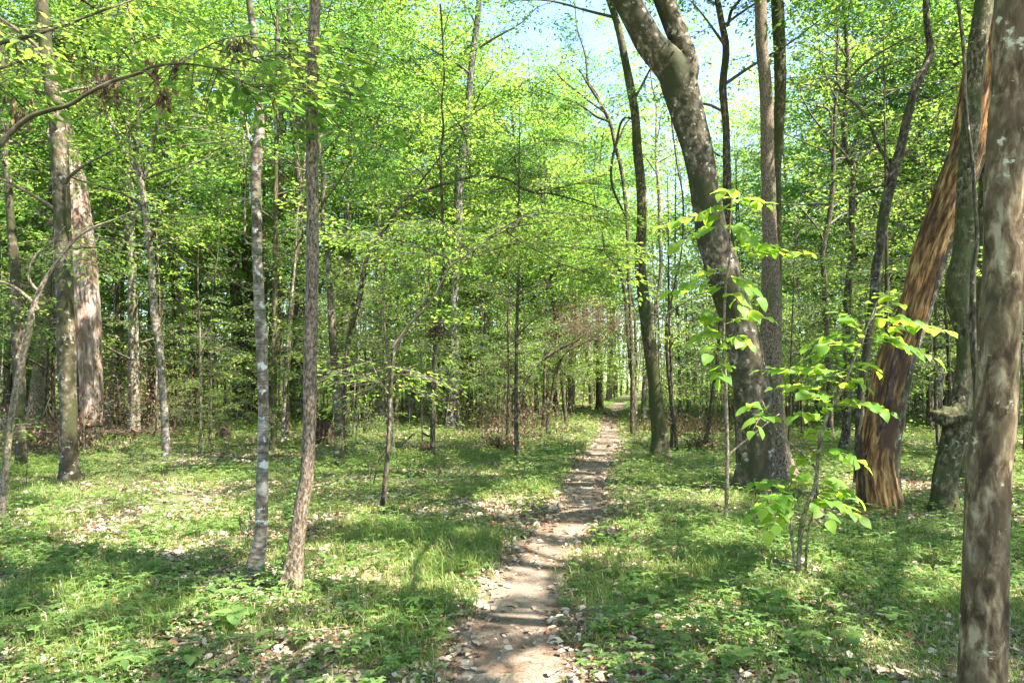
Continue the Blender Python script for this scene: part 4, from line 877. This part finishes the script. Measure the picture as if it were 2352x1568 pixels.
sticks(mb, A, B, .0012, 0)
tag(mb.build("pine_needles", [M_NEEDLE]), "fallen brown pine needles strewn along the path", "pine needles", kind="stuff")

# ------------------------------------------------------------------ broad-leaved saplings in the right foreground
def broad_sapling(stems, fans, label, D, leafL=.13):
    b0 = stems[0][0]; g = on_ground(b0[0], b0[1]); z = float(gz(at(b0[0], b0[1], D)[0], D)); base = np.array([at(b0[0], b0[1], D)[0], D, z])
    root = empty("broad_leaved_sapling", base, label, "sapling")
    allq = []
    for i, s in enumerate(stems):
        P, R = trace(s, D, .0)
        if i == 0 or s[0][1] > 1180: P[0, 2] = z - .05
        P[:, 1] += (noise(np.stack([np.linspace(0, 3, len(P)), np.full(len(P), i * 7.0)], -1), 1, 3) - .5) * .3 * np.linspace(0, 1, len(P))
        mb = MB(); q, _, _ = tube(mb, P, R, 10, .04, 0, .12, .2 if i == 0 else 0, i); mb.build("stem", [B_SAPL], root, base); allq.append(q)
    allq = np.concatenate(allq)
    for (x0, y0, x1, y1, n, dd) in fans:
        A = at(x0, y0, D); i = int(np.argmin(np.linalg.norm(allq - A, axis=1))); A = allq[i]; B = at(x1, y1, D + dd)
        mid = (A + B) / 2 + np.array([0, 0, .06]); mb = MB(); q, _, T = tube(mb, [A, mid, B], [.005, .0035, .0015], 5, .05, 1)
        n = int(n * 2.2); t = np.linspace(.15, 1, n); ix = (t * (len(q) - 1)).astype(int); sg = np.where(np.arange(n) % 2, 1, -1); 
        S = unit(np.cross(T[ix], np.array([0, 0, 1.0]))); Dl = T[ix] * .65 + S * (sg * .85)[:, None] + rng.normal(0, .18, (n, 3)); Dl[-1] = T[ix[-1]]; Dl[:, 2] -= .12
        pet = q[ix] + unit(Dl) * .02
        sticks(mb, q[ix], pet, .0012, 1)
        big_leaves(mb, pet, Dl, np.array([[0, -.28, 1.0]]) + rng.normal(0, .34, (n, 3)), leafL * (.5 + .65 * rng.random(n)), .74, 0, np.clip(rng.random(n), 0, 1), .28)
        mb.build("leafy_twig", [M_BROAD, B_SAPL], root, base)
    return root
broad_sapling([[(1666,1208,9),(1669,1130,9),(1670,1023,9),(1668,950,8),(1666,879,8),(1661,797,7),(1664,695,6),(1668,640,5),(1673,612,5),(1676,520,4),(1680,450,3)],
               [(1678,1040,5),(1720,1005,4),(1745,985,3),(1790,950,2)]],
              [(1680,470,1760,470,6,.2),(1680,480,1620,490,5,-.1),(1678,500,1520,520,7,.3),(1678,520,1560,560,5,-.2),(1676,530,1720,540,5,-.3),(1674,570,1800,575,7,.1),(1674,590,1860,585,8,.3),
               (1672,620,1600,650,5,-.2),(1670,640,1740,680,5,-.3),(1668,660,1545,668,5,.2),(1668,680,1700,700,4,-.4),(1664,740,1610,740,5,.1),(1664,745,1760,730,5,.0),(1663,770,1600,775,6,-.2),(1663,780,1720,790,5,-.3),
               (1662,800,1630,812,4,-.4),(1664,840,1650,870,4,-.3),(1675,455,1665,440,4,-.1)],
              "tall thin sapling with large round bright leaves in front of the huge forked trunk", 7.9, .16)
broad_sapling([[(1832,1306,10),(1836,1260,10),(1841,1207,12),(1850,1170,10),(1866,1130,9),(1875,1090,8),(1878,1043,8),(1886,1000,7),(1898,955,7),(1919,920,7),(1943,871,6),(1955,840,5),(1964,818,5),(1980,785,4),(1990,750,3),(2015,705,2)],
               [(1830,1300,7),(1818,1220,7),(1815,1160,6),(1812,1110,3)], [(1848,1300,6),(1858,1215,6),(1876,1160,5),(1880,1090,4),(1882,1040,3)],
               [(1874,1075,6),(1845,1045,6),(1820,1023,5),(1795,997,5),(1779,978,4),(1760,950,3),(1748,920,2)]],
              [(1990,750,2060,700,6,.2),(1990,755,2110,740,8,.0),(1985,770,2170,760,9,.2),(1980,780,2090,800,7,-.2),(1975,790,2140,820,6,-.3),(1970,800,1890,775,7,.1),(1968,805,1860,800,6,-.2),(1975,780,1930,720,6,.1),(2000,730,2040,670,5,.2),
               (1955,845,1860,820,6,.2),(1955,850,2010,850,5,.2),(1940,872,1830,850,8,-.2),(1938,880,1750,850,8,.2),(1930,890,1990,890,5,-.1),(1920,915,1780,890,8,0),(1905,940,1850,905,6,-.3),(1910,930,2040,945,7,-.2),(1898,955,1960,925,5,.1),
               (1892,980,1830,955,5,-.2),(1760,950,1710,940,5,.1),(1770,965,1730,985,4,-.2),(1880,1020,1870,985,5,.2),(1878,1050,1980,1065,7,-.2),(1878,1060,1830,1065,5,.1),
               (1815,1130,1740,1110,7,.1),(1814,1140,1760,1165,7,-.3),(1815,1150,1770,1215,7,-.3),(1818,1170,1730,1180,6,-.2),(1866,1140,1960,1140,8,.0),(1870,1130,1930,1110,6,.3),(1865,1150,1970,1185,7,-.3),(1860,1160,1900,1190,4,-.3),(1815,1125,1850,1095,5,0)],
              "bushy sapling with several stems and broad bright leaves in the right foreground", 5.9, .115)

# ------------------------------------------------------------------ plants, dead wood and tangles
def herb(kind):
    root = empty("herb", (0, 0, 0), "", "plant"); mb = MB(); n = {0: 7, 1: 9, 2: 5}[kind]; H = {0: .10, 1: .20, 2: .07}[kind]
    sticks(mb, np.array([[0, 0, -.02]]), np.array([[.01, 0, H]]), .003, 0); mb.build("stem", [M_HERB], root)
    for j in range(n):
        m2 = MB(); a = j * 2.4 + rng.random() * .5; z = H * (.35 + .65 * j / n) if kind == 1 else H
        D = np.array([[math.cos(a), math.sin(a), .35 if kind == 1 else .12]]); P = np.array([[.01 * z / H, 0, z]])
        big_leaves(m2, P, D, np.array([[0, 0, 1.0]]) + rng.normal(0, .15, (1, 3)), [.075, .085, .09][kind] * (.8 + .4 * rng.random()), [.34, .4, .6][kind], 0, np.array([.3 + .6 * rng.random()]), .3, PROFT)
        m2.build("leaf", [M_HERB], root)
    return root
HP = [herb(0), herb(1), herb(2)]
SPOTS = [(960,1425,0,1.5,"spreading pale green herb at the left edge of the path"),(1445,1290,1,1.5,"upright bright broad-leaved plant right of the path"),(835,1490,0,1.2,"small green herb in the dead leaves left of the path"),
 (1370,1270,1,1.2,"dark leafy plant beside the sunlit bend of the path"),(1590,1500,0,1.5,None),(1785,1425,0,1.6,None),(1830,1440,0,1.2,None),(1560,1530,1,1.1,None),(1960,1500,2,1.2,None),(2040,1440,2,1.3,None),(1860,1520,0,1.3,None),
 (1700,1560,2,1.5,None),(540,1440,2,1.6,"single round-leaved plant in the grass of the left foreground"),(585,1540,1,1.2,None),(440,1520,2,1.1,None),(275,1565,0,1.5,None),(740,1510,0,1.0,None),(1010,1540,0,.7,None),(510,1390,0,1.1,None),
 (2120,1390,2,1.2,None),(2080,1300,0,1.4,None),(1620,1420,1,1.0,None),(30,1430,2,1.2,None),(1990,1370,0,1.3,None),(1500,1400,2,.9,None),(140,1460,0,1.0,None)]
for px, py, k, s, lab in SPOTS:
    g = on_ground(px, py); c = copy_tree(HP[k], (g[0], g[1], float(gz(g[0], g[1]))), rng.random() * 6.28, s)
    if lab: tag(c, lab, "plant")
    else: tag(c, "small wild herb with spread leaves growing in the foreground undergrowth", "plant", "herbs of the foreground")
for p in HP:
    for ch in list(p.children): bpy.data.objects.remove(ch)
    bpy.data.objects.remove(p)
def log(px, py, dx, r, lab, name="fallen_log", bark=B_ROT, dyy=.4, lift=.6):
    g = on_ground(px, py); z = float(gz(g[0], g[1])); base = np.array([g[0], g[1], z]); mb = MB()
    P = [base + [-dx / 2, -dyy / 2, r * lift], base + [-dx * .1, .05, r * (lift + .3)], base + [dx / 2, dyy / 2, r * lift]]
    tube(mb, P, [r, r * .9, r * .7], 14, .06, 0, .2, 0, int(px)); o = mb.build(name, [bark], None, base); tag(o, lab, "log")
log(1310, 940, 2.2, .16, "rotting log lying beside the far end of the path")
log(250, 1010, 3.4, .14, "dark fallen log beneath the split snag at left", dyy=1.0)
log(935, 1030, 1.6, .035, "thin fallen stick propped near the thin straight dark trunk", "fallen_stick", B_DARK)
log(390, 1500, 1.9, .006, "thin bare fallen twig lying across the grass of the left foreground", "fallen_stick", B_SAPL, .9, 6)
log(1170, 1556, .22, .014, "short broken stick on the path at the bottom of the picture", "fallen_stick", B_SAPL, .2, .8)
def stump(px, py, r, h, lab, bark=B_ROT):
    g = on_ground(px, py); z = float(gz(g[0], g[1])); base = np.array([g[0], g[1], z]); root = empty("tree_stump", base, lab, "stump"); mb = MB()
    tube(mb, [base + [0, 0, -.1], base + [.02, 0, h * .6], base + [.03, 0, h]], [r, r * .85, r * .6], 18, .04, 0, .35, .4, int(px)); mb.build("trunk", [bark], root, base)
    m2 = MB()
    for j in range(5):
        a = j * 1.26; q = base + [math.cos(a) * r * .55, math.sin(a) * r * .55, h * .8]; tube(m2, [q, q + [0, 0, h * (.25 + .3 * rng.random())]], [r * .18, r * .05], 5, .05)
    m2.build("splinters", [bark], root, base)
stump(512, 1010, .16, .28, "small black rotten stump left of the pale lichened trunk")
stump(738, 1020, .30, .55, "dark upturned rotten stump just right of the tall furrowed trunk")
stump(975, 1045, .13, .24, "little dark stump beside the thin straight dark trunk")
def tangle(px, py, D, w, h, n, lab, name="dead_brush", mat=M_BROWNHANG, ground=False, cat="brush", hang=.6, L=.06):
    c = at(px, py, D); 
    if ground: c[2] = float(gz(c[0], c[1])) + h * .4
    mb = MB(); P = c + rng.normal(0, 1, (n, 3)) * np.array([w, w * .7, h]) * .45
    if ground: P[:, 2] = np.maximum(P[:, 2], gz(P[:, 0], P[:, 1]) + .01)
    D_ = rng.normal(0, 1, (n, 3)); D_[:, 2] -= hang * 2
    leaves(mb, P, D_, rng.normal(0, 1, (n, 3)), L * (.6 + .8 * rng.random(n)), .45, 0, .5)
    k = n // 3; A = c + rng.normal(0, 1, (k, 3)) * np.array([w, w * .7, h]) * .4; B = A + unit(rng.normal(0, 1, (k, 3)) + [0, 0, -hang]) * (.2 + .35 * rng.random((k, 1))) * min(1, w / .5)
    if ground:
        A[:, 2] = np.maximum(A[:, 2], gz(A[:, 0], A[:, 1])); B[:, 2] = np.maximum(B[:, 2], gz(B[:, 0], B[:, 1]))
    sticks(mb, A, B, .004, 1)
    o = mb.build(name, [mat, B_TWIG], None, c); tag(o, lab, cat); return o
tangle(1365, 745, 19.5, 1.3, .7, 1500, "brown dead tangle hanging in the branches left of the tall dark trunk", "hanging_tangle", hang=1)
tangle(1330, 728, 20.5, 1.0, .9, 700, "ragged withered clump beside the hanging brown tangle", "hanging_tangle", hang=1.2)
tangle(1616, 1030, 16.5, .42, .22, 700, "matted dark root clump at a thin stem's foot, left of the huge forked trunk", "root_clump", ground=True, L=.08)
tangle(1156, 1030, 16.8, .45, .22, 900, "small heap of dead twigs on the floor left of the path", ground=True, L=.08)
tangle(100, 960, 15.2, 1.9, .9, 1600, "heap of reddish dead brush left of the split snag", ground=True, L=.09)
tangle(330, 880, 20, 2.4, 2.2, 2200, "grey-brown dead thicket right of the split snag", ground=True, L=.07)
tangle(1000, 760, 15, .25, .3, 600, "withered leaves caught on the thin straight dark trunk", "hanging_tangle", hang=1.2)
tangle(1590, 985, 21, 2.2, .5, 1500, "low reddish dead brush right of the path in the sun", ground=True, L=.09)
tangle(1180, 960, 19.0, 1.7, .9, 1300, "low brown brush at the back of the clearing left of the path", ground=True, L=.08)
for px, py, w in [(235,190,.16),(250,200,.1),(48,260,.09),(350,155,.05),(540,105,.08),(375,215,.07),(410,150,.05)]:
    tangle(px, py, 4.75, w, w * 1.3, int(500 * w) + 12, "shrivelled brown leaf bunch dangling from the overhanging limb at the upper left", "withered_bunch", cat="dead leaves", hang=1.5, L=.05)["group"] = "withered bunches on the overhanging limb"
tangle(575, 1300, 6.45, .16, .34, 90, "upright bare brown suckers at the foot of the pale lichened trunk", "suckers", ground=True, hang=-2, L=.04, cat="shoots")
# the heap of big dead leaves under the broad-leaved sapling
mb = MB(); g = on_ground(1828, 1318); n = 420; a = rng.random(n) * 6.28; rr = .34 * np.sqrt(rng.random(n)); x = g[0] + np.cos(a) * rr * 1.1; y = g[1] + np.sin(a) * rr
P = np.stack([x, y, gz(x, y) + .015 + .06 * (1 - rr / .36) * rng.random(n)], -1); a = rng.random(n) * 6.28
big_leaves(mb, P, np.stack([np.cos(a), np.sin(a), rng.normal(.1, .35, n)], -1), rng.normal(0, .5, (n, 3)) + [0, 0, 1], .05 + .06 * rng.random(n), .45, 0, .25 + .57 * rng.random(n), .4, PROFT)
tag(mb.build("leaf_heap", [M_LITTER], None, (g[0], g[1], 0)), "little heap of pale dead leaves around the foot of the bushy broad-leaved sapling", "dead leaves")
print("objects", len(C.objects))

for o in C.objects:
    if o.get("label") and len(o["label"].split()) > 16: print("LONG", o.name, o["label"])

# each repeat of the background says where it stands
MARKS = [(-200, "the picture's left edge"), (48, "the crooked mottled trunk"), (196, "the split snag"), (384, "the V-limbed mottled tree"), (553, "the blue-grey pine"), (668, "the tall furrowed trunk"),
         (781, "the moss-banded dark trunk"), (876, "the dark bending stem"), (1037, "the large brown trunk"), (1247, "the Y-forked thin tree"), (1377, "the greenish path-end trunk"), (1517, "the tall trunk by the path"),
         (1738, "the huge forked trunk"), (1939, "the S-curved trunk"), (2025, "the orange dead trunk"), (2165, "the burl tree"), (2300, "the nearest trunk")]
ONES = ["", "first", "second", "third", "fourth", "fifth", "sixth", "seventh", "eighth", "ninth", "tenth", "eleventh", "twelfth", "thirteenth", "fourteenth", "fifteenth", "sixteenth", "seventeenth", "eighteenth", "nineteenth", "twentieth"]
ORD = ONES + ["twenty-" + q for q in ONES[1:10]] + ["thirtieth"] + ["thirty-" + q for q in ONES[1:10]]
for grp, word in (("trees of the wood behind the clearing", "slim tree behind the clearing"), ("saplings at the back of the clearing", "flat-sprayed sapling behind the clearing"),
                  ("saplings among the background trunks", "small light green background sapling"), ("distant trees deep in the wood", "thin distant tree"), ("thin stems of the background thicket", "thin nearly bare background stem"),
                  ("herbs of the foreground", "small spread-leaved herb in the undergrowth"), ("dry stalks in the clearing", "thin dry stalk in the grass"), ("withered bunches on the overhanging limb", "withered leaf bunch under the overhanging limb")):
    ob = sorted([(1176 + F * o.location.x / o.location.y, o.name) for o in C.objects if o.get("group") == grp]); cnt = {}
    for px, nm in ob:
        mk = [m for m in MARKS if m[0] <= px]; mk = mk[-1][1] if mk else "far"; cnt[mk] = cnt.get(mk, 0) + 1
        k = ORD[min(len(ORD) - 1, cnt[mk])]
        bpy.data.objects[nm]["label"] = "%s, %s from left of those left of the picture" % (word, k) if mk == "far" else "%s, %s right of %s" % (word, k, mk)
for o in C.objects:
    if o.get("label") and len(o["label"].split()) > 16: print("LONG", o.name, o["label"])
